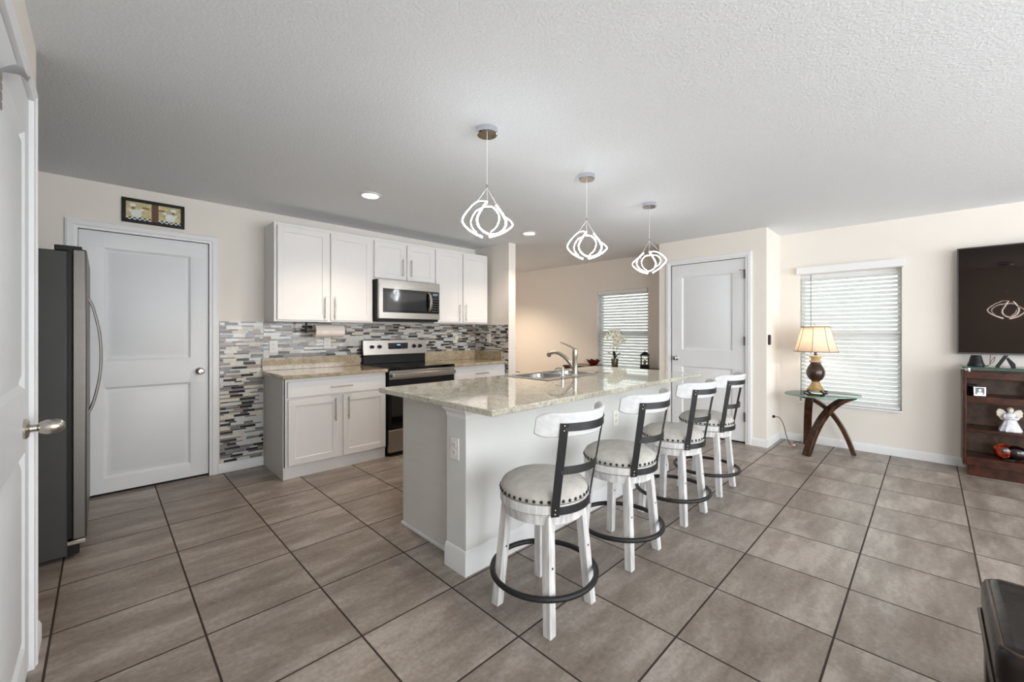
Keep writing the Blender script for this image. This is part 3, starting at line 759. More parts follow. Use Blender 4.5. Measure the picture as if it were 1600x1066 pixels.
# ================================================================ ISLAND
IX0, IX1, IY0 = 1.325, 3.62, 1.675
isl = thing('kitchen_island', 'white kitchen island base with half wall and end post', 'island', (IX0, IY0, 0))
LXX = IX1-IX0
MB().box(0, LXX, 0, 0.165, 0, 0.853).build('half_wall', M('white_island_paint', srgb(216, 217, 215), 0.6, var=0.01), isl, bevel=0.002)
mb = MB().box(0.07, 0.09, 0.166, 0.745, 0.0, 0.853).box(LXX-0.04, LXX-0.02, 0.166, 0.745, 0.0, 0.853).box(0.09, LXX-0.04, 0.725, 0.745, 0.1, 0.853).box(0.09, LXX-0.04, 0.166, 0.725, 0.1, 0.12)
mb.build('cabinet_box', m_panel, isl)
MB().box(0.056, 0.07, 0.166, 0.75, 0, 0.02).build('shoe_moulding', m_white, isl, bevel=0.004)
def wrap(pts, prof, z0, name, m):
    """profile (out, z) wrapped around an open polyline; outward is to the right of travel"""
    mb = MB(); P = [Vector((p[0], p[1])) for p in pts]; n = len(P); rings = []
    for i in range(n):
        def nrm(a, b): d = (b-a).normalized(); return Vector((d.y, -d.x))
        if i == 0: o = nrm(P[0], P[1])
        elif i == n-1: o = nrm(P[-2], P[-1])
        else:
            a, b = nrm(P[i-1], P[i]), nrm(P[i], P[i+1]); o = (a+b)/(1+a.dot(b))
        rings.append([mb.v((P[i].x+o.x*d, P[i].y+o.y*d, z0+z)) for d, z in prof])
    k = len(prof)
    for a, b in zip(rings, rings[1:]):
        for i in range(k): mb.f([a[i], a[(i+1) % k], b[(i+1) % k], b[i]])
    mb.f(rings[0][::-1]); mb.f(rings[-1])
    return mb.build(name, m, isl, smooth_angle=25)
wrap([(0, 0.165), (0, 0), (LXX, 0), (LXX, 0.165)], [(0, 0), (0.016, 0), (0.016, 0.07), (0.012, 0.082), (0.013, 0.10), (0.006, 0.118), (0, 0.122)], 0, 'base_trim', m_white)
wrap([(0, 0.165), (0, 0), (0.12, 0)], [(0, 0), (0.004, 0), (0.006, 0.02), (0.016, 0.036), (0.03, 0.044), (0.03, 0.053), (0, 0.053)], 0.8, 'crown_trim', m_white)
it = thing('countertop', 'speckled granite countertop on the kitchen island, paler tone painted for its light', 'countertop', (1.283, 1.427, 0.854))
SX0, SX1, SY0, SY1 = 2.36, 3.20, 2.0, 2.48
MB().holeslab((0, 3.79-1.283, 0, 2.535-1.427), (SX0+0.02-1.283, SX1-0.02-1.283, SY0+0.075-1.427, SY1-0.02-1.427), 0, 0.032).build('slab', m_granite_lit, it, bevel=0.005, segs=3)
# ---- sink
sk = thing('kitchen_sink', 'double bowl stainless sink set into the island countertop', 'sink', (SX0, SY0, 0.8865))
SWD, SDP = SX1-SX0, SY1-SY0
def basin(x0, x1, y0, y1, dep):
    mb = MB()
    def rr(ins, z, rad, n=6):
        pts = []
        for (cx, cy, a0) in ((x1-ins-rad, y0+ins+rad, -90), (x1-ins-rad, y1-ins-rad, 0), (x0+ins+rad, y1-ins-rad, 90), (x0+ins+rad, y0+ins+rad, 180)):
            pts += [(px_, py_, z) for px_, py_ in arc(cx, cy, rad, a0, a0+90, n)]
        return [mb.v(p) for p in pts]
    rs = [rr(0, 0.004, 0.06), rr(0.008, -0.004, 0.06), rr(0.014, -dep*0.7, 0.06), rr(0.03, -dep*0.95, 0.06), rr(0.06, -dep, 0.06)]
    out = [rr(-0.002, 0.004, 0.06), rr(-0.002, -dep-0.006, 0.06)]
    for a, b in zip(rs, rs[1:]):
        for i in range(len(a)): mb.f([a[i], a[(i+1) % len(a)], b[(i+1) % len(a)], b[i]])
    mb.f(rs[-1])
    for i in range(len(out[0])): mb.f([out[0][i], out[1][i], out[1][(i+1) % len(out[0])], out[0][(i+1) % len(out[0])]])
    mb.f(out[1])
    return mb
bw0, bw1 = (0.035, SWD/2-0.012), (SWD/2+0.012, SWD-0.035)
for (a, b) in (bw0, bw1):
    bb = basin(a, b, 0.09, SDP-0.035, 0.19).build('basin', m_sink, sk)
    MB().lathe([(0, -0.188), (0.04, -0.188), (0.042, -0.184), (0.03, -0.186), (0, -0.1865)], 24, ((a+b)/2, SDP/2+0.03, 0)).build('drain', m_chrome, bb)
mb = MB()
for q in ((0, SWD, 0, 0.09), (0, SWD, SDP-0.035, SDP), (0, 0.035, 0.09, SDP-0.035), (SWD-0.035, SWD, 0.09, SDP-0.035), (SWD/2-0.012, SWD/2+0.012, 0.09, SDP-0.035)): mb.box(q[0], q[1], q[2], q[3], 0.0, 0.0045)
mb.build('rim', m_sink, sk)
# ---- faucet
fa = thing('faucet', 'brushed nickel single lever faucet on the island sink', 'faucet', (2.775, 2.062, 0.891))
MB().lathe([(0, 0), (0.03, 0), (0.028, 0.008), (0.022, 0.014), (0.0215, 0.15), (0.0225, 0.152), (0.0225, 0.2), (0.019, 0.216), (0.008, 0.224), (0, 0.225)], 28).build('faucet_body', m_nickel, fa)
sp = spline([(0, 0.005, 0.05), (-0.005, 0.05, 0.105), (-0.012, 0.11, 0.155), (-0.02, 0.17, 0.182), (-0.028, 0.225, 0.182), (-0.033, 0.265, 0.168)], 6)
MB().tube(sp, [0.021-0.006*min(1, i/12)+0.006*max(0, (i-22)/8) for i in range(len(sp))], 16).build('spout', m_nickel, fa)
MB().cyl((-0.031, 0.25, 0.172), (-0.032, 0.258, 0.148), 0.019, 0.017, 16).build('spray_head', m_nickel, fa)
lv = spline([(0, 0.0, 0.215), (-0.012, 0.03, 0.236), (-0.03, 0.08, 0.258), (-0.04, 0.12, 0.272)], 6)
MB().tube(lv, [0.013-0.007*i/(len(lv)-1) for i in range(len(lv))], 12, flat=(0.7, 1.2)).build('lever', m_nickel, fa)
so = thing('soap_dispenser', 'short chrome soap dispenser on the rim of the sink', 'soap dispenser', (2.62, 2.07, 0.891))
MB().lathe([(0, 0), (0.02, 0), (0.018, 0.006), (0.013, 0.01), (0.013, 0.045), (0.009, 0.047), (0.009, 0.06), (0.013, 0.062), (0.013, 0.07), (0, 0.071)], 20).build('pump', m_chrome, so)
MB().tube(spline([(0, 0, 0.064), (-0.005, 0.04, 0.068), (-0.008, 0.07, 0.056)], 5), 0.005, 10).build('nozzle', m_chrome, so)
outlet('white outlet plate on the end post of the island', (IX0-0.0005, 1.765, 0.635), R(-90))
outlet('white outlet plate on the island half wall behind the stools', (2.76, IY0-0.0005, 0.60), 0)

# ================================================================ BAR STOOLS
def make_stool(label):
    t = thing('bar_stool', label, 'bar stool', (0, 0, 0), 0, 'bar stools along the island')
    RS = 0.198
    prof = [(0, 0.607), (0.06, 0.606), (0.12, 0.600), (0.165, 0.588), (0.19, 0.572), (0.2, 0.556), (RS+0.001, 0.535), (RS-0.004, 0.53), (0, 0.53)]
    cu = MB().lathe(prof, 48).build('seat_cushion', m_fabric, t)
    mb = MB(); n = 40
    for i in range(n):
        a = 2*PI*i/n
        mb.ell((RS*math.cos(a)+0.001*math.cos(a), RS*math.sin(a)+0.001*math.sin(a), 0.543), 0.0075, 0.0075, 0.0075, 8, 6)
    nt = mb.build('nailhead_trim', m_blackmetal, cu); nt['label'] = 'row of black nailheads'
    MB().lathe([(0, 0.528), (RS+0.003, 0.528), (RS+0.004, 0.524), (RS+0.004, 0.492), (RS, 0.488), (0, 0.488)], 48).build('seat_base', m_whitewood, t)
    MB().lathe([(0, 0.485), (0.17, 0.485), (0.17, 0.489), (0, 0.489)], 40).build('swivel_plate', m_blackmetal, t)
    MB().lathe([(0.15, 0.484), (0.19, 0.484), (0.187, 0.478), (0.181, 0.44), (0.15, 0.44), (0.15, 0.484)], 48, cap=False).build('apron', m_whitewood, t)
    for sx in (-1, 1):
        for sy in (-1, 1):
            tx, ty, bx, by, hh = sx*0.118, sy*0.118, sx*0.152, sy*0.152, 0.02
            mb = MB()
            def q(cx, cy, z): return [mb.v((cx-hh, cy-hh, z)), mb.v((cx+hh, cy-hh, z)), mb.v((cx+hh, cy+hh, z)), mb.v((cx-hh, cy+hh, z))]
            A, B = q(bx, by, 0.0), q(tx, ty, 0.483)
            mb.f(A[::-1]); mb.f(B)
            for i in range(4): mb.f([A[i], A[(i+1) % 4], B[(i+1) % 4], B[i]])
            lg = mb.build('leg', m_whitewood, t, bevel=0.003)
            # dark screw on the inner face
            k = 0.27/0.483; lx, ly = bx+(tx-bx)*k, by+(ty-by)*k
            MB().lathe([(0, 0), (0.005, 0), (0.005, -0.001), (0, -0.001)], 10, (lx, ly-hh-0.0004, 0.27), 'y').build('screw', m_blackmetal, lg)
    RR = 0.238
    MB().tube([(RR*math.cos(2*PI*k/56), RR*math.sin(2*PI*k/56), 0.165) for k in range(56)], 0.0125, 12, closed=True).build('foot_ring', m_blackmetal, t)
    # black metal back frame: two uprights and three curved cross bars (outside of the seat, -Y)
    def rim(x, z):          # y of the back surface at lateral x and height z
        y0 = -math.sqrt(max(0.0, (RS+0.009)**2 - x*x)); yt = -0.278+2.5*x*x
        k = min(1.1, max(0.0, (z-0.5)/0.37)); return y0+(yt-y0)*k
    XB, XT = 0.128, 0.148
    mb = MB()
    for sx in (-1, 1):
        path, ups = [], []
        for i in range(9):
            z = 0.485+(0.885-0.485)*i/8; x = sx*(XB+(XT-XB)*i/8)
            path.append((x, rim(x, z), z)); ups.append((sx*0.55, -0.83, 0))
        mb.sweep(path, [(-0.018, -0.0025), (0.018, -0.0025), (0.018, 0.0025), (-0.018, 0.0025)], ups=ups)
    for z0 in (0.508, 0.685, 0.868):
        f = (z0-0.485)/0.4; xx = XB+(XT-XB)*f-0.004
        path, ups = [], []
        for i in range(17):
            x = -xx+2*xx*i/16; path.append((x, rim(x, z0), z0))
            ups.append((x*5.2, -1, 0))
        mb.sweep(path, [(-0.0165, -0.0022), (0.0165, -0.0022), (0.0165, 0.0022), (-0.0165, 0.0022)], ups=ups)
    bf = mb.build('back_frame', m_blackmetal, t, bevel=0.0008)
    for sx in (-1, 1):
        for z in (0.875, 0.855, 0.515, 0.497):
            x = sx*(XB+(XT-XB)*(z-0.485)/0.4)
            MB().ell((x+sx*0.002, rim(x, z)-0.003, z), 0.0045, 0.003, 0.0045, 8, 6).build('bolt', m_nickel, bf)
    # curved white top rail, in front of the frame, wider than it
    path, ups = [], []
    N = 24; HW = 0.226
    for i in range(N+1):
        x = -HW+2*HW*i/N; y = -0.278+2.5*x*x + 0.0145
        path.append((x, y, 0.877)); ups.append((5.2*x, -1, 0))
    mb = MB(); rings = []
    for i, (p, u) in enumerate(zip(path, ups)):
        u = Vector(u).normalized(); e = min(1.0, (min(i, N-i)+0.35)/2.6); hh = 0.051*math.sqrt(1-(1-e)**2*0.75); th = 0.0105
        rings.append([mb.v(Vector(p)+u*a+Vector((0, -0.195*b, b))) for a, b in ((-th, -hh+0.004), (-th*0.5, -hh), (th*0.5, -hh), (th, -hh+0.004), (th, hh-0.006), (th*0.4, hh), (-th*0.4, hh), (-th, hh-0.006))])
    for a, b in zip(rings, rings[1:]):
        for k in range(8): mb.f([a[k], a[(k+1) % 8], b[(k+1) % 8], b[k]])
    mb.f(rings[0][::-1]); mb.f(rings[-1])
    o = mb.build('top_rail', m_railwood, t, bevel=0.003); o['label'] = 'curved white top rail'
    return t
st = make_stool('white wood swivel bar stool nearest the camera, by the island end post')
st.location = (1.45, 1.255, 0); st.rotation_euler = (0, 0, R(2))
dup(st, (2.12, 1.26, 0), R(0), 'second white swivel bar stool from the island end post')
dup(st, (2.82, 1.26, 0), R(-2), 'third white swivel bar stool from the island end post')
dup(st, (3.478, 1.275, 0), R(0), 'farthest white swivel bar stool, in front of the closet door')

# ================================================================ LIGHT FIXTURES
def make_pendant(label):
    t = thing('pendant_light', label, 'pendant light', (0, 0, CH), 0, 'loop pendant lights over the island')
    MB().lathe([(0, 0), (0.06, 0), (0.06, -0.03), (0.054, -0.036), (0, -0.036)], 36).build('canopy', m_chrome, t, bevel=0.0)
    MB().cyl((0, 0, -0.036), (0, 0, -0.318), 0.0016, n=8).build('cable', m_plate, t)
    MB().lathe([(0, -0.31), (0.0065, -0.312), (0.0065, -0.33), (0, -0.332)], 14).build('ferrule', m_chrome, t)
    zc = -0.518
    ends = [(-0.075, 0.03, 0.095), (0.0, -0.03, 0.088), (0.06, 0.0, 0.085)]
    for e in ends:
        MB().cyl((0, 0, -0.33), (e[0], e[1], zc+e[2]), 0.0009, n=6).build('hanger_wire', m_plate, t)
    strands = [
        # (points, radius at start, radius at end)
        ([(0.0, -0.045, 0.098), (-0.05, -0.04, 0.099), (-0.1, -0.012, 0.065), (-0.138, 0.012, 0.012), (-0.115, 0.018, -0.03), (-0.07, 0.0, -0.066), (-0.028, -0.02, -0.09)], 0.0022, 0.0058),
        ([(0.0, -0.045, 0.098), (-0.03, -0.06, 0.052), (-0.054, -0.06, 0.0), (-0.044, -0.05, -0.042), (-0.008, -0.035, -0.070), (0.035, -0.02, -0.076), (0.08, 0.0, -0.055), (0.106, 0.015, -0.012), (0.098, 0.015, 0.03), (0.05, -0.02, 0.088)], 0.0045, 0.0052),
        ([(-0.006, -0.05, 0.07), (-0.06, 0.0, 0.058), (-0.09, 0.035, 0.015), (-0.085, 0.045, -0.02), (-0.06, 0.05, -0.05)], 0.0028, 0.002),
        ([(-0.006, -0.05, 0.07), (0.03, -0.05, 0.066), (0.06, -0.045, 0.035), (0.066, -0.04, 0.0), (0.05, -0.04, -0.04), (0.02, -0.038, -0.066)], 0.0034, 0.002),
        ([(0.098, 0.015, 0.035), (0.13, 0.012, 0.01), (0.143, 0.0, -0.018), (0.11, -0.02, -0.052), (0.065, -0.035, -0.078), (0.012, -0.04, -0.093)], 0.0022, 0.0062),
    ]
    for k, (s_, ra, rb) in enumerate(strands):
        p = spline([(x, y, zc+z) for x, y, z in s_], 8)
        inn = [Vector((-q.x*1.2, 0.8, -(q.z-zc)*1.2)).normalized() for q in p]     # band runs back from the strip
        ups = [Vector((q.x, 0.001, q.z-zc)) for q in p]
        bd = MB().sweep([q+n_*0.012 for q, n_ in zip(p, inn)], [(-0.0008, -0.011), (0.0008, -0.011), (0.0008, 0.011), (-0.0008, 0.011)], ups=inn).build('loop_band', m_loop, t)
        m_ = len(p)
        MB().tube(p, [ra+(rb-ra)*(i/(m_-1))**1.5 for i in range(m_)], 8).build('light_strip', m_led, bd)
    return t
pd = make_pendant('chrome loop pendant light nearest the camera, over the near island end')
pd.location = (1.527, 1.74, CH); pd.rotation_euler = (0, 0, R(-41))
dup(pd, (2.487, 1.745, CH), R(-55), 'chrome loop pendant light in the middle of the three')
p3 = dup(pd, (3.431, 1.74, CH), R(117), 'chrome loop pendant light farthest from the camera, near the closet door')

p4 = dup(pd, (0.75, -0.87, CH), R(-60), 'larger loop pendant light in the living room, seen only mirrored in the television')
p4.scale = (1.5, 1.5, 1.5); p4['group'] = 'living room lights'
def can_light(label, x, y, power):
    t = thing('recessed_light', label, 'ceiling light', (x, y, CH), 0, 'recessed ceiling lights')
    MB().lathe([(0.062, -0.0005), (0.088, -0.0005), (0.088, -0.006), (0.066, -0.010), (0.062, -0.004), (0.062, -0.0005)], 40, cap=False).build('trim_ring', m_white, t)
    MB().lathe([(0, -0.001), (0.063, -0.001), (0.063, -0.0035), (0, -0.0035)], 36).build('diffuser', m_can, t)
    l = bpy.data.lights.new('recessed_spot', 'SPOT'); l.energy = power; l.color = (1.0, 0.80, 0.6); l.spot_size = R(130); l.spot_blend = 0.6; l.shadow_soft_size = 0.06
    o = bpy.data.objects.new('recessed_spot', l); COL.objects.link(o); o.parent = t; o.location = (0, 0, -0.02)
    return t
can_light('warm recessed ceiling light in front of the left wall cabinets', 1.578, 3.26, 34)
can_light('warm recessed ceiling light near the narrow wall end', 3.476, 3.229, 34)
# hall light beyond the wing wall (out of sight, lights the far wall warmly)
can_light('warm recessed ceiling light in the hall behind the kitchen wall', 4.5, 5.4, 95)

# ================================================================ FAR WALL CONSOLE AND DECOR
ct = thing('console_table', 'console table under the far window, hidden behind the island', 'table', (5.16, 2.62, 0))
MB().box(0, 0.48, 0, 1.45, 0.70, 0.732).build('table_top', m_woodtbl, ct, bevel=0.004)
for lx in (0.03, 0.45):
    for ly in (0.04, 1.41): MB().box(lx-0.02, lx+0.02, ly-0.02, ly+0.02, 0, 0.70).build('leg', m_woodtbl, ct, bevel=0.002)
MB().box(0.04, 0.44, 0.04, 1.41, 0.63, 0.70).build('apron', m_woodtbl, ct, bevel=0.002)
TZ = 0.7325
# bowl
bo = thing('bowl', 'dark red wavy glass bowl left of the orchid', 'bowl', (5.52, 3.74, TZ))
mb = MB(); n = 40; rings = []
for (r_, z_, wv) in ((0.035, 0.0, 0), (0.06, 0.006, 0), (0.09, 0.045, 0.2), (0.112, 0.078, 1), (0.106, 0.078, 1), (0.085, 0.05, 0.2), (0.05, 0.014, 0), (0.0001, 0.012, 0)):
    rings.append([mb.v((r_*(1+0.05*wv*math.cos(7*2*PI*i/n))*math.cos(2*PI*i/n), r_*(1+0.05*wv*math.cos(7*2*PI*i/n))*math.sin(2*PI*i/n), z_+0.009*wv*math.cos(7*2*PI*i/n))) for i in range(n)])
for a, b in zip(rings, rings[1:]):
    for i in range(n): mb.f([a[i], a[(i+1) % n], b[(i+1) % n], b[i]])
mb.f(rings[0][::-1])
mb.build('bowl_shell', M('red_glass', srgb(104, 30, 18), 0.1, var=0.35, scale=20, coat=0.5), bo)
# orchid
orc = thing('potted_orchid', 'white orchid in a silver pot before the far window', 'orchid', (5.50, 3.345, TZ))
MB().lathe([(0, 0), (0.043, 0), (0.047, 0.01), (0.056, 0.11), (0.056, 0.116), (0.05, 0.116), (0.047, 0.1), (0, 0.1)], 32).build('pot', M('silver_pot', srgb(150, 142, 132), 0.3, 0.8, var=0.3, scale=60), orc)
m_leaf = M('orchid_leaf', srgb(38, 58, 38), 0.4, var=0.2); m_stem = M('orchid_stem', srgb(60, 66, 44), 0.5)
def leaf(parent, base, d, L, W_, lift, m, name='leaf', droop=0.5):
    d = Vector(d).normalized(); sd = Vector((-d.y, d.x, 0)); mb = MB(); prev = None; K = 10
    for i in range(K+1):
        t_ = i/K; c = Vector(base)+d*L*t_+Vector((0, 0, lift*math.sin(t_*PI*0.5)-droop*lift*t_*t_)); wd = W_*math.sin(PI*min(0.999, 0.08+t_*0.92))**0.7
        r_ = [mb.v(c-sd*wd+Vector((0, 0, 0.006))), mb.v(c), mb.v(c+sd*wd+Vector((0, 0, 0.006))), mb.v(c+Vector((0, 0, -0.003)))]
        if prev:
            for k in range(4): mb.f([prev[k], prev[(k+1) % 4], r_[(k+1) % 4], r_[k]])
        else: mb.f(r_)
        prev = r_
    mb.f(prev[::-1]); return mb.build(name, m, parent)
for a, L, lf in ((135, 0.11, 0.13), (-45, 0.09, 0.12), (60, 0.08, 0.14), (200, 0.07, 0.16), (-100, 0.09, 0.1)):
    leaf(orc, (0, 0, 0.1), (math.cos(R(a)), math.sin(R(a)), 0), L, 0.016, lf, m_leaf, droop=0.25)
def U(u, v_, z): # u to the right in the picture, v away from the camera
    return (u*0.84+v_*0.54, -u*0.54+v_*0.84, z)
m_petal = M('white_petal', srgb(250, 248, 236), 0.7, var=0.04); m_lip = M('petal_centre', srgb(206, 190, 110), 0.6)
stems = [[U(-0.01, 0, 0.1), U(-0.03, 0, 0.27), U(-0.02, 0, 0.42), U(-0.05, -0.01, 0.53), U(-0.12, -0.03, 0.5), U(-0.15, -0.04, 0.43)],
         [U(0.01, 0.0, 0.1), U(0.035, 0.01, 0.28), U(0.03, 0, 0.45), U(0.05, -0.02, 0.54), U(0.1, -0.03, 0.5), U(0.13, -0.04, 0.42)]]
for s_ in stems: MB().tube(spline(s_, 8), 0.0035, 8).build('stem', m_stem, orc)
rnd = random.Random(3)
def flower(c, sc):
    fr_ = None; base = Vector(c)
    tw = rnd.uniform(-0.5, 0.5); fdir = Vector((-0.8, -0.5+tw*0.6, rnd.uniform(-0.2, 0.3))).normalized()
    sd = fdir.cross(Vector((0, 0, 1))).normalized(); up = sd.cross(fdir)
    mb = MB()
    for k in range(5):
        a = PI/2+2*PI*k/5; wd = sc*(0.62 if k in (1, 4) else 0.4); d = sd*math.cos(a)+up*math.sin(a); nn = d.cross(fdir)
        prof = [(0.05, 0.1, 0), (0.3, 0.8, 0.06), (0.6, 1.0, 0.08), (0.85, 0.75, 0.02), (1.0, 0.15, -0.06)]
        A, B = [], []
        for (l_, w_, h_) in prof:
            cc = base+d*sc*l_+fdir*sc*h_
            A.append((mb.v(cc-nn*wd*w_*0.5), mb.v(cc+fdir*0.004+d*0), mb.v(cc+nn*wd*w_*0.5), mb.v(cc-fdir*0.003)))
        mb.f(A[0]); mb.f(A[-1][::-1])
        for p, q in zip(A, A[1:]):
            for j in range(4): mb.f([p[j], p[(j+1) % 4], q[(j+1) % 4], q[j]])
    o = mb.build('flower', m_petal, orc)
    cc = base+fdir*0.008
    MB().ell(cc, sc*0.18, sc*0.18, sc*0.2, 8, 6).build('flower_centre', m_lip, o)
for u, v_, z, s_ in ((-0.10, -0.03, 0.47, 0.05), (-0.06, -0.02, 0.52, 0.055), (-0.015, -0.03, 0.53, 0.055), (0.03, -0.02, 0.52, 0.05), (0.0, -0.04, 0.46, 0.055), (0.04, -0.04, 0.45, 0.055), (-0.02, -0.05, 0.40, 0.05),
                     (0.03, -0.05, 0.38, 0.055), (0.085, -0.03, 0.44, 0.05), (-0.14, -0.04, 0.43, 0.04), (0.12, -0.04, 0.39, 0.045), (0.0, -0.04, 0.33, 0.05), (-0.04, -0.04, 0.34, 0.045), (-0.085, -0.04, 0.30, 0.032)):
    flower(U(u, v_, z), s_*1.25)
# lantern
ln = thing('candle_lantern', 'small black lantern with glass sides right of the orchid', 'lantern', (5.50, 2.86, TZ), R(20))
MB().box(-0.058, 0.058, -0.058, 0.058, 0, 0.05).build('base', m_black, ln, bevel=0.003)
for a in (-1, 1):
    for b in (-1, 1): MB().box(a*0.05-0.004, a*0.05+0.004, b*0.05-0.004, b*0.05+0.004, 0.05, 0.185).build('post', m_blackmetal, ln)
for k in range(4):
    o = MB().box(-0.046, 0.046, -0.051, -0.0495, 0.05, 0.185).build('pane', m_glass, ln); o.rotation_euler = (0, 0, k*PI/2)
mb = MB(); q0 = [mb.v((a*0.062, b*0.062, 0.185)) for a, b in ((-1, -1), (1, -1), (1, 1), (-1, 1))]; q1 = [mb.v((a*0.06, b*0.06, 0.195)) for a, b in ((-1, -1), (1, -1), (1, 1), (-1, 1))]
q2 = [mb.v((a*0.012, b*0.012, 0.235)) for a, b in ((-1, -1), (1, -1), (1, 1), (-1, 1))]
mb.f(q0[::-1]); mb.f(q2)
for a, b in ((q0, q1), (q1, q2)):
    for k in range(4): mb.f([a[k], a[(k+1) % 4], b[(k+1) % 4], b[k]])
mb.build('roof', m_black, ln); MB().tube([(0.012*math.cos(2*PI*k/16), 0, 0.246+0.012*math.sin(2*PI*k/16)) for k in range(16)], 0.0025, 6, closed=True).build('ring', m_black, ln)
m_cand = M('candle_wax', srgb(190, 120, 70), 0.6); m_flame = emit('candle_glow', (1, 0.6, 0.25, 1), 2.0)
for cx, hh in ((-0.016, 0.07), (0.016, 0.055), (0.0, 0.085)):
    cn = MB().cyl((cx, 0.01*(cx*60), 0.05), (cx, 0.01*(cx*60), 0.05+hh), 0.01, n=12).build('candle', m_cand, ln)
    MB().ell((cx, 0.01*(cx*60), 0.05+hh+0.009), 0.003, 0.003, 0.009, 8, 6).build('flame', m_flame, cn)
# dark leafed plant peeking from behind the wing wall
pl = thing('potted_plant', 'dark leaved plant peeking out behind the narrow wall end', 'plant', (4.26, 4.36, 0))
MB().lathe([(0, 0), (0.1, 0), (0.13, 0.28), (0.135, 0.3), (0.12, 0.3), (0.11, 0.26), (0, 0.26)], 28).build('pot', M('brown_pot', srgb(90, 66, 50), 0.5), pl)
m_dleaf = M('dark_leaf', srgb(22, 17, 15), 0.4)
MB().tube(spline([(0, 0, 0.25), (0.02, 0.02, 0.55), (0.03, 0.0, 0.8), (0.06, -0.03, 1.02)], 6), 0.006, 8).build('stem', m_stem, pl)
for bz, a, L, wd in ((0.62, -45, 0.14, 0.035), (0.55, 60, 0.16, 0.035), (0.72, 170, 0.15, 0.03), (0.8, 10, 0.12, 0.02), (0.98, -40, 0.08, 0.012), (0.9, 100, 0.12, 0.02)):
    leaf(pl, (0.025, 0.0, bz), (math.cos(R(a)), math.sin(R(a)), 0), L, wd, 0.06, m_dleaf)

# ================================================================ RIGHT WALL: SIDE TABLE, LAMP, CORD
TX, TY = 5.345, 0.79
tb = thing('side_table', 'oval glass side table on three crossing curved wood legs', 'side table', (TX, TY, 0))
def ov(a, b, z, n=56, rot=-45): 
    c_, s_ = math.cos(R(rot)), math.sin(R(rot))
    return [(a*math.cos(2*PI*k/n)*c_-b*math.sin(2*PI*k/n)*s_, a*math.cos(2*PI*k/n)*s_+b*math.sin(2*PI*k/n)*c_, z) for k in range(n)]
mb = MB()
L0 = [mb.v(p) for p in ov(0.35, 0.27, 0.594)]; L1 = [mb.v(p) for p in ov(0.35, 0.27, 0.604)]
mb.f(L0[::-1]); mb.f(L1); mb.mi = 1
for k in range(56): mb.f([L0[k], L0[(k+1) % 56], L1[(k+1) % 56], L1[k]])
o = mb.build('glass_top', [m_tabglass, m_glassedge], tb, smooth_angle=60); o['label'] = 'green tinted glass top'
for (fx, fy, ex, ey) in ((-0.29, 0.085, 0.2, -0.235), (0.085, -0.25, 0.06, 0.23), (0.24, 0.17, -0.10, 0.09)):
    F, E_ = Vector((fx, fy)), Vector((ex, ey)); D = E_-F; Ln = D.length; dn = D.normalized(); sd = Vector((-dn.y, dn.x))
    ctr = bez((0, 0), (Ln*0.18, 0.30), (Ln*0.42, 0.53), (Ln, 0.572), 18)
    mb = MB(); rings = []; hw, th = 0.036, 0.02
    for i, (s_, z_) in enumerate(ctr):
        a = ctr[max(i-1, 0)]; b = ctr[min(i+1, len(ctr)-1)]; tv = Vector((b[0]-a[0], b[1]-a[1])).normalized(); nv = Vector((-tv.y, tv.x))
        if i == 0: nv = Vector((-1, 0))
        if i == len(ctr)-1: nv = Vector((0, 1))
        rg_ = []
        for (q, n_) in ((-hw, -th), (hw, -th), (hw, th), (-hw, th)):
            P2 = F + dn*(s_+nv.x*n_) + sd*q; rg_.append(mb.v((P2.x, P2.y, max(0, z_+nv.y*n_))))
        rings.append(rg_)
    for a, b in zip(rings, rings[1:]):
        for k in range(4): mb.f([a[k], a[(k+1) % 4], b[(k+1) % 4], b[k]])
    mb.f(rings[0][::-1]); mb.f(rings[-1])
    mb.build('leg', m_woodtbl, tb, bevel=0.003)
# lamp
LX, LY, LZ = 5.405, 0.855, 0.6045
lp = thing('table_lamp', 'table lamp with tan fabric shade and bronze urn base on the glass table', 'lamp', (LX, LY, LZ))
m_bronze = M('dark_bronze', srgb(58, 38, 30), 0.3, 0.2, var=0.4, scale=14, coat=0.3); m_gold = M('antique_gold', srgb(176, 146, 96), 0.45, 0.3, var=0.3, scale=40, bump=0.3, bscale=60); m_cream = M('antique_cream', srgb(196, 172, 136), 0.5, var=0.2, scale=30)
mb = MB()
for k in range(4):
    a = R(45+90*k); c_, s_ = math.cos(a), math.sin(a)
    mb.tube(spline([(0.02*c_, 0.02*s_, 0.03), (0.06*c_, 0.06*s_, 0.032), (0.09*c_, 0.09*s_, 0.018), (0.11*c_, 0.11*s_, 0.010), (0.125*c_, 0.125*s_, 0.014)], 5), [0.012-0.0035*i/20 for i in range(21)], 8)
mb.build('foot', m_bronze, lp)
MB().lathe([(0, 0.018), (0.075, 0.022), (0.078, 0.036), (0.066, 0.045), (0.06, 0.06), (0.045, 0.09), (0.034, 0.115), (0.04, 0.124), (0, 0.124)], 28).build('pedestal', m_gold, lp)
MB().lathe([(0, 0.124), (0.035, 0.124), (0.06, 0.145), (0.08, 0.18), (0.085, 0.215), (0.078, 0.25), (0.06, 0.285), (0.046, 0.31), (0.044, 0.325), (0, 0.325)], 36).build('urn', m_bronze, lp)
MB().lathe([(0, 0.325), (0.055, 0.325), (0.062, 0.333), (0.05, 0.34), (0.036, 0.35), (0.042, 0.362), (0.05, 0.375), (0.066, 0.385), (0.066, 0.392), (0.03, 0.396), (0, 0.396)], 32).build('collar', m_cream, lp)
MB().cyl((0, 0, 0.396), (0, 0, 0.455), 0.014, n=14).build('neck', m_bronze, lp)
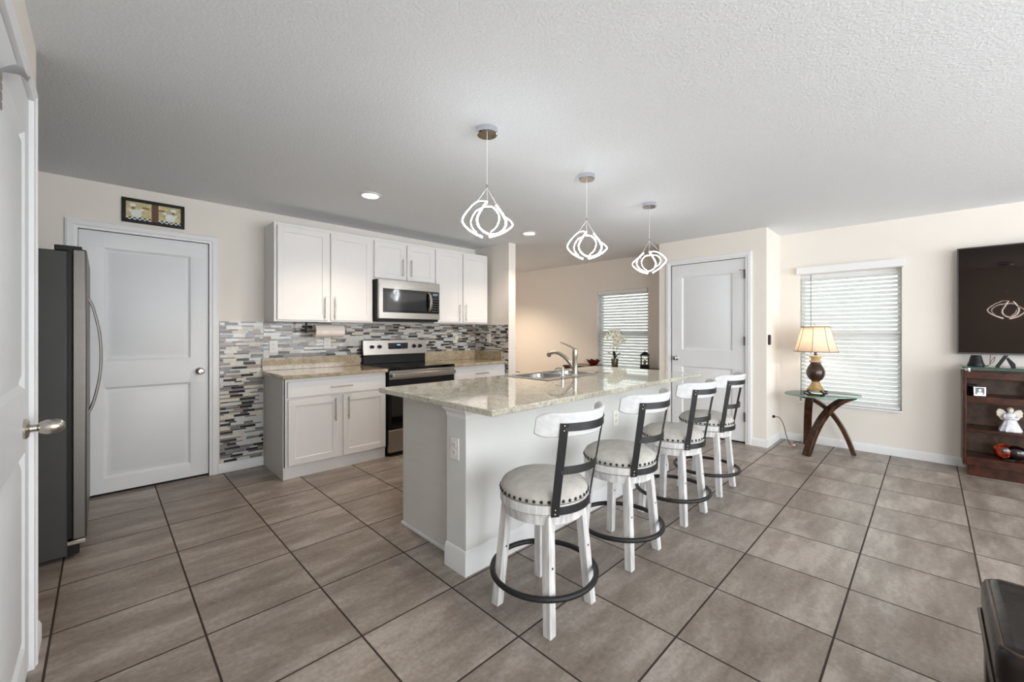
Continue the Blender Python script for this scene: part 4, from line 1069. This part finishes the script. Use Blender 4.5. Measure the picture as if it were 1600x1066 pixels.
def m_shade_f():
    x = NT('tan_lampshade_fabric'); out = [n for n in x.t.nodes if n.type == 'OUTPUT_MATERIAL'][0]
    nz = x.noise(x.obj(), 60, 3); col = x.ramp(nz.outputs[0], [(0.3, srgb(232, 218, 200)), (0.7, srgb(240, 228, 213))])
    x.l(col, x.b.inputs['Base Color']); x.b.inputs['Roughness'].default_value = 0.9
    tl = x.n('ShaderNodeBsdfTranslucent'); x.l(col, tl.inputs[0]); mx = x.n('ShaderNodeMixShader'); mx.inputs[0].default_value = 0.55
    x.l(x.b.outputs[0], mx.inputs[1]); x.l(tl.outputs[0], mx.inputs[2]); x.l(mx.outputs[0], out.inputs[0]); return x.m
m_shade = m_shade_f()
mb = MB(); n = 48; rings = []
for r_, z_ in ((0.125, 0.70), (0.132, 0.66), (0.146, 0.60), (0.164, 0.53), (0.186, 0.452), (0.196, 0.438)):
    rings.append([mb.v((r_*(1+0.015*math.cos(8*2*PI*i/n))*math.cos(2*PI*i/n), r_*(1+0.015*math.cos(8*2*PI*i/n))*math.sin(2*PI*i/n), z_)) for i in range(n)])
for a, b in zip(rings, rings[1:]):
    for i in range(n): mb.f([a[i], a[(i+1) % n], b[(i+1) % n], b[i]])
sh = mb.build('lamp_shade', m_shade, lp, smooth_angle=60)
so_ = sh.modifiers.new('solid', 'SOLIDIFY'); so_.thickness = 0.0015
m_seam = M('shade_trim', srgb(150, 116, 84), 0.8)
mb = MB()
for rr_, z_ in ((0.126, 0.70), (0.197, 0.438)): mb.tube([(rr_*math.cos(2*PI*k/48), rr_*math.sin(2*PI*k/48), z_) for k in range(48)], 0.0035, 6, closed=True)
for k in range(8):
    a = 2*PI*k/8
    mb.tube([(r_*1.017*math.cos(a), r_*1.017*math.sin(a), z_) for r_, z_ in ((0.125, 0.70), (0.132, 0.66), (0.146, 0.60), (0.164, 0.53), (0.186, 0.452), (0.196, 0.438))], 0.0025, 6)
mb.build('shade_braid', m_seam, sh)
MB().lathe([(0, 0.70), (0.006, 0.70), (0.012, 0.712), (0.016, 0.725), (0.01, 0.742), (0, 0.746)], 16).build('finial', M('crystal_finial', srgb(200, 190, 176), 0.1, var=0.1, coat=0.6), lp)
mb = MB().cyl((0, 0, 0.455), (0, 0, 0.51), 0.012, n=12)
for k in range(3): mb.cyl((0, 0, 0.70), (0.124*math.cos(2*PI*k/3), 0.124*math.sin(2*PI*k/3), 0.70), 0.0015, n=6)
mb.cyl((0, 0, 0.51), (0, 0, 0.705), 0.0025, n=6).build('harp', m_nickel, lp)
MB().ell((0.02, 0, 0.575), 0.028, 0.028, 0.04, 16, 10).build('bulb', emit('bulb_warm', (1, 0.9, 0.77, 1), 50), lp)
# outlet, thermostat, cord on the closet return wall (faces -Y)
outlet('white outlet plate low on the closet wall with the lamp cord', (5.30, BY0-0.0005, 0.33), 0)
th_ = thing('wall_control', 'black wall control on the closet side wall', 'wall control', (5.185, BY0, 1.165), 0)
MB().box(-0.03, 0.03, -0.018, -0.0005, -0.055, 0.055).build('housing', m_black, th_, bevel=0.006, segs=3)
MB().box(-0.02, 0.02, -0.0195, -0.018, 0.0, 0.035).build('screen', m_blackglass, th_)
cdp = thing('lamp_cord', 'black lamp cord hanging from the wall outlet to the side table', 'cord', (5.3, BY0, 0))
m_cord = M('black_cord', srgb(52, 42, 36), 0.5)
MB().box(-0.014, 0.014, -0.034, -0.0095, 0.298, 0.325).build('plug', m_black, cdp, bevel=0.004)
MB().tube(spline([(0.0, -0.03, 0.31), (0.03, -0.07, 0.30), (0.07, -0.10, 0.22), (0.10, -0.12, 0.1), (0.10, -0.15, 0.02), (0.07, -0.19, 0.005), (0.12, -0.21, 0.005), (0.2, -0.17, 0.005), (0.27, -0.17, 0.005), (0.31, -0.22, 0.005)], 8), 0.004, 8).build('wire', m_cord, cdp)
MB().ell((0.066, -0.195, 0.014), 0.03, 0.02, 0.014, 16, 8).build('foot_switch', M('pale_switch', srgb(206, 180, 166), 0.5), cdp)

# ================================================================ TELEVISION AND STAND
tv = thing('television', 'large flat television on the right wall above the wooden stand', 'television', (XW-0.001, -0.178, 1.05), R(-90))
TW, TH = 1.66, 0.965
MB().box(0.3, TW-0.3, -0.05, 0, 0.2, 0.7).build('wall_mount', m_black, tv)
MB().box(0, TW, -0.095, -0.05, 0, TH).build('housing', m_black, tv, bevel=0.006)
mb = MB(); b_ = 0.009
mb.box(0, TW, -0.099, -0.095, 0, b_*1.6).box(0, TW, -0.099, -0.095, TH-b_, TH).box(0, b_, -0.099, -0.095, b_*1.6, TH-b_).box(TW-b_, TW, -0.099, -0.095, b_*1.6, TH-b_)
mb.build('bezel', M('grey_bezel', srgb(70, 70, 70), 0.35, 0.6), tv)
def m_tv_f():
    x = NT('tv_screen'); x.b.inputs['Base Color'].default_value = srgb(12, 11, 11); x.b.inputs['Roughness'].default_value = 0.02
    x.b.inputs['Specular Tint'].default_value = (1.0, 0.74, 0.62, 1); x.b.inputs['Specular IOR Level'].default_value = 0.3
    nz = x.noise(x.obj(), 3); x.l(x.ramp(nz.outputs[0], [(0.3, srgb(10, 10, 10)), (0.7, srgb(13, 12, 12))]), x.b.inputs['Base Color']); return x.m
MB().box(b_, TW-b_, -0.0965, -0.095, b_*1.6, TH-b_).build('screen', m_tv_f(), tv)

# stand: local x -> -Y, local -y -> -X(front). front plane x=5.365
sd_ = thing('media_stand', 'dark cherry wood open shelf media stand below the television', 'media stand', (XW-0.0155, -0.205, 0), R(-90))
DW, DP = 1.75, 0.30
def fb_(x0, x1, y0, y1, z0, z1, name, m=m_wood, bv=0.003): return MB().box(x0, x1, y0, y1, z0, z1).build(name, m, sd_, bevel=bv)
fb_(0.03, DW-0.03, -DP+0.02, 0, 0.0, 0.09, 'plinth')
fb_(0.0, 0.022, -DP, 0, 0.09, 0.905, 'side_panel'); fb_(DW-0.022, DW, -DP, 0, 0.09, 0.905, 'side_panel')
fb_(0.022, DW-0.022, -0.012, 0, 0.09, 0.905, 'back_panel', m_woodback, 0)
for (z0, z1) in ((0.09, 0.165), (0.385, 0.41), (0.635, 0.695)): fb_(0.022, DW-0.022, -DP+0.004, -0.012, z0, z1, 'shelf')
fb_(0.0, DW, -DP-0.004, 0, 0.845, 0.906, 'top_rail')
fb_(0.86, 0.885, -DP+0.004, -0.012, 0.09, 0.845, 'divider')
for k in range(3): MB().cyl((0.04+k*0.82, -0.15, 0.906), (0.04+k*0.82, -0.15, 0.937), 0.02, n=16).build('glass_riser', m_chrome, sd_)
mb = MB(); mb.box(-0.005, DW+0.005, -DP-0.012, 0.0, 0.937, 0.949)
gt = mb.build('glass_top', m_tabglass, sd_); gt['label'] = 'raised green tinted glass top'
mb = MB().box(-0.006, DW+0.006, -DP-0.0135, -DP-0.0121, 0.937, 0.949).build('glass_edge', M('glass_edge_dark', srgb(30, 74, 60), 0.15), gt)
GZ = 0.9495
def at_stand(px, depth): # place along the stand
    return (XW-0.0155-depth, -0.205-px)
x_, y_ = at_stand(0.085, 0.16)
dv = thing('speaker_cone', 'small black cone shaped device on the glass at the stand end', 'speaker', (x_, y_, GZ))
MB().lathe([(0, 0), (0.052, 0), (0.054, 0.012), (0.046, 0.03), (0.034, 0.085), (0.03, 0.095), (0, 0.096)], 32).build('body', m_black, dv); MB().lathe([(0.044, 0.034), (0.0455, 0.037), (0.0435, 0.04)], 32, cap=False).build('groove', m_blackmetal, dv)
x_, y_ = at_stand(0.255, 0.16)
af = thing('stand_foot', 'small black A shaped bracket on the glass under the television', 'bracket', (x_, y_, GZ), R(-90))
mb = MB().prism([(-0.06, 0), (-0.035, 0), (0.015, 0.1), (-0.01, 0.1)], -0.012, 0.012, 'y').build('strut', m_black, af, bevel=0.002)
MB().prism([(0.03, 0), (0.055, 0), (0.052, 0.03), (0.012, 0.085), (0.002, 0.07)], -0.0115, 0.0125, 'y').build('strut', m_black, af, bevel=0.002)
x_, y_ = at_stand(0.18, 0.08)
wr = thing('loose_cable', 'thin black cable curling on the glass below the television', 'cable', (x_, y_, GZ), R(-90))
MB().tube(spline([(-0.06, -0.02, 0.003), (-0.02, -0.03, 0.006), (0.0, -0.01, 0.05), (0.02, 0.0, 0.08), (0.015, 0.02, 0.04), (-0.005, 0.03, 0.02), (0.0, 0.06, 0.1), (0.01, 0.09, 0.11)], 8), 0.002, 6).build('wire', m_black, wr)
# objects on the shelves
x_, y_ = at_stand(0.088, 0.235)
ph_ = thing('photo_cube', 'small silver photo cube on the top shelf of the stand', 'photo cube', (x_, y_, 0.6955), R(-70))
MB().box(-0.04, 0.04, -0.04, 0.04, 0, 0.08).build('cube', m_chrome, ph_, bevel=0.004)
ph2 = MB().box(-0.03, 0.03, -0.0412, -0.04, 0.012, 0.075).build('photo', M('grey_photo', srgb(90, 92, 96), 0.4, var=0.5, scale=40), ph_)
mb = MB(); blob(mb, ellp(0, 0.05, 0.01, 0.012), -0.0413); blob(mb, ellp(0, 0.022, 0.02, 0.013), -0.0413); mb.build('portrait', M('pale_portrait', srgb(205, 205, 205), 0.5), ph2)
x_, y_ = at_stand(0.062, 0.15)
bk = thing('black_box', 'small black box behind the photo cube', 'box', (x_, y_, 0.6955), R(-90))
MB().box(-0.035, 0.03, -0.025, 0.025, 0, 0.09).build('box', m_black, bk, bevel=0.003)
m_ang = M('ivory_resin', srgb(222, 212, 196), 0.6, var=0.12, scale=30, bump=0.2, bscale=50); m_angb = M('blue_white_resin', srgb(206, 206, 212), 0.6, var=0.15, scale=40)
def angel(label, loc, s_, wings, rz):
    t = thing('angel_figurine', label, 'figurine', loc, rz)
    rings = []; mb = MB(); n = 32
    for (r_, z_) in ((0.062, 0.0), (0.066, 0.006), (0.05, 0.05), (0.034, 0.095), (0.027, 0.115), (0.031, 0.135), (0.027, 0.15), (0.012, 0.158), (0.010, 0.165)):
        k = max(0, 1-z_/0.12)*0.09
        rings.append([mb.v((s_*r_*(1+k*math.cos(9*2*PI*i/n))*math.cos(2*PI*i/n), s_*r_*0.75*(1+k*math.cos(9*2*PI*i/n))*math.sin(2*PI*i/n), s_*z_)) for i in range(n)])
    for a, b in zip(rings, rings[1:]):
        for i in range(n): mb.f([a[i], a[(i+1) % n], b[(i+1) % n], b[i]])
    mb.f(rings[0][::-1]); mb.f(rings[-1])
    mb.build('robe', m_angb, t)
    MB().ell((0, -0.006*s_, 0.178*s_), 0.017*s_, 0.017*s_, 0.02*s_).build('head', m_ang, t)
    MB().ell((0, 0.002*s_, 0.183*s_), 0.02*s_, 0.018*s_, 0.02*s_).build('hair', M('ivory_hair', srgb(214, 198, 170), 0.7) if 'ivory_hair' not in bpy.data.materials else bpy.data.materials['ivory_hair'], t)
    for sx in (-1, 1):
        MB().tube(spline([(sx*0.03*s_, 0, 0.14*s_), (sx*0.038*s_, -0.02*s_, 0.115*s_), (sx*0.015*s_, -0.035*s_, 0.112*s_), (0, -0.036*s_, 0.118*s_)], 5), 0.009*s_, 10).build('arm', m_angb, t)
        pts = [(0.01, 0.11), (0.03, 0.085), (0.05, 0.095), (0.062, 0.115), (0.075, 0.13), (0.072, 0.145), (0.078, 0.158), (0.07, 0.168), (0.07, 0.18), (0.055, 0.185), (0.035, 0.178), (0.012, 0.15)] if wings else [(0.01, 0.1), (0.035, 0.06), (0.055, 0.05), (0.062, 0.09), (0.058, 0.14), (0.045, 0.175), (0.028, 0.18), (0.012, 0.15)]
        mb = MB().prism([(sx*a*s_, b*s_) for a, b in pts], 0.014*s_, 0.026*s_, 'y')
        mb.build('wing', m_ang, t, bevel=0.004*s_)
    return t
x_, y_ = at_stand(0.275, 0.22)
angel('white angel figurine with spread wings on the middle shelf', (x_, y_, 0.4105), 1.0, True, R(-80))
x_, y_ = at_stand(0.415, 0.2)
angel('ivory angel figurine with folded wings on the top shelf', (x_, y_, 0.6955), 0.68, False, R(-80))
x_, y_ = at_stand(0.265, 0.185)
fl = thing('glass_ornament', 'glossy red and black round glass ornament on the bottom shelf', 'ornament', (x_, y_, 0.1655), R(-90))
m_fire = NT('fire_glass'); nz = m_fire.noise(m_fire.obj(), 14, 3, 0.6)
cc_ = m_fire.ramp(nz.outputs[0], [(0.38, srgb(20, 8, 8)), (0.5, srgb(120, 26, 12)), (0.6, srgb(220, 96, 40)), (0.7, srgb(250, 190, 120))])
m_fire.l(cc_, m_fire.b.inputs['Base Color']); m_fire.b.inputs['Roughness'].default_value = 0.06; m_fire.b.inputs['Coat Weight'].default_value = 0.5
MB().ell((-0.03, -0.01, 0.068), 0.056, 0.05, 0.062, 28, 16).build('glass_body', m_fire.m, fl)
MB().ell((0.045, 0.0, 0.062), 0.065, 0.052, 0.06, 28, 16).build('dark_glass_body', M('smoky_red_glass', srgb(26, 12, 13), 0.06, var=0.6, scale=16, coat=0.5), fl)
MB().lathe([(0, 0), (0.05, 0), (0.045, 0.008), (0.03, 0.012), (0, 0.012)], 24).build('base', m_black, fl)

# ================================================================ OTTOMAN at lower right
ot = thing('leather_ottoman', 'dark brown leather ottoman corner at the lower right', 'ottoman', (1.6, -0.118, 0))
OX, OY, OZ = 0.47, 0.75, 0.455
MB().box(0.015, OX-0.015, -OY, -0.006, 0.05, 0.36).build('ottoman_base', m_leather, ot, bevel=0.02, segs=3)
mb = MB().box(0, OX, -OY, 0, 0.335, OZ); 
cu = mb.build('cushion', m_leather, ot, bevel=0.035, segs=5)
mb = MB()
mb.tube([(0.008, -0.008, z) for z in (0.05, 0.2, 0.34)], 0.006, 8)
mb.tube([(0.25, -0.003, z) for z in (0.05, 0.2, 0.34)], 0.005, 8)
mb.tube([(0.004, -OY, 0.342), (0.004, -0.03, 0.342), (0.012, -0.006, 0.342), (0.03, 0.002, 0.342), (OX-0.03, 0.002, 0.342), (OX, -0.02, 0.342)], 0.006, 8)
mb.tube([(0.008, -OY, OZ-0.008), (0.01, -0.04, OZ-0.008), (0.03, -0.012, OZ-0.008), (OX-0.04, -0.012, OZ-0.008), (OX-0.012, -0.04, OZ-0.008), (OX-0.01, -OY, OZ-0.008)], 0.005, 8)
mb.build('piping', m_leather2, ot)
for a in (0.06, OX-0.06):
    for b in (-0.07, -OY+0.07): MB().cyl((a, b, 0), (a, b, 0.05), 0.018, n=12).build('foot', m_black, ot)
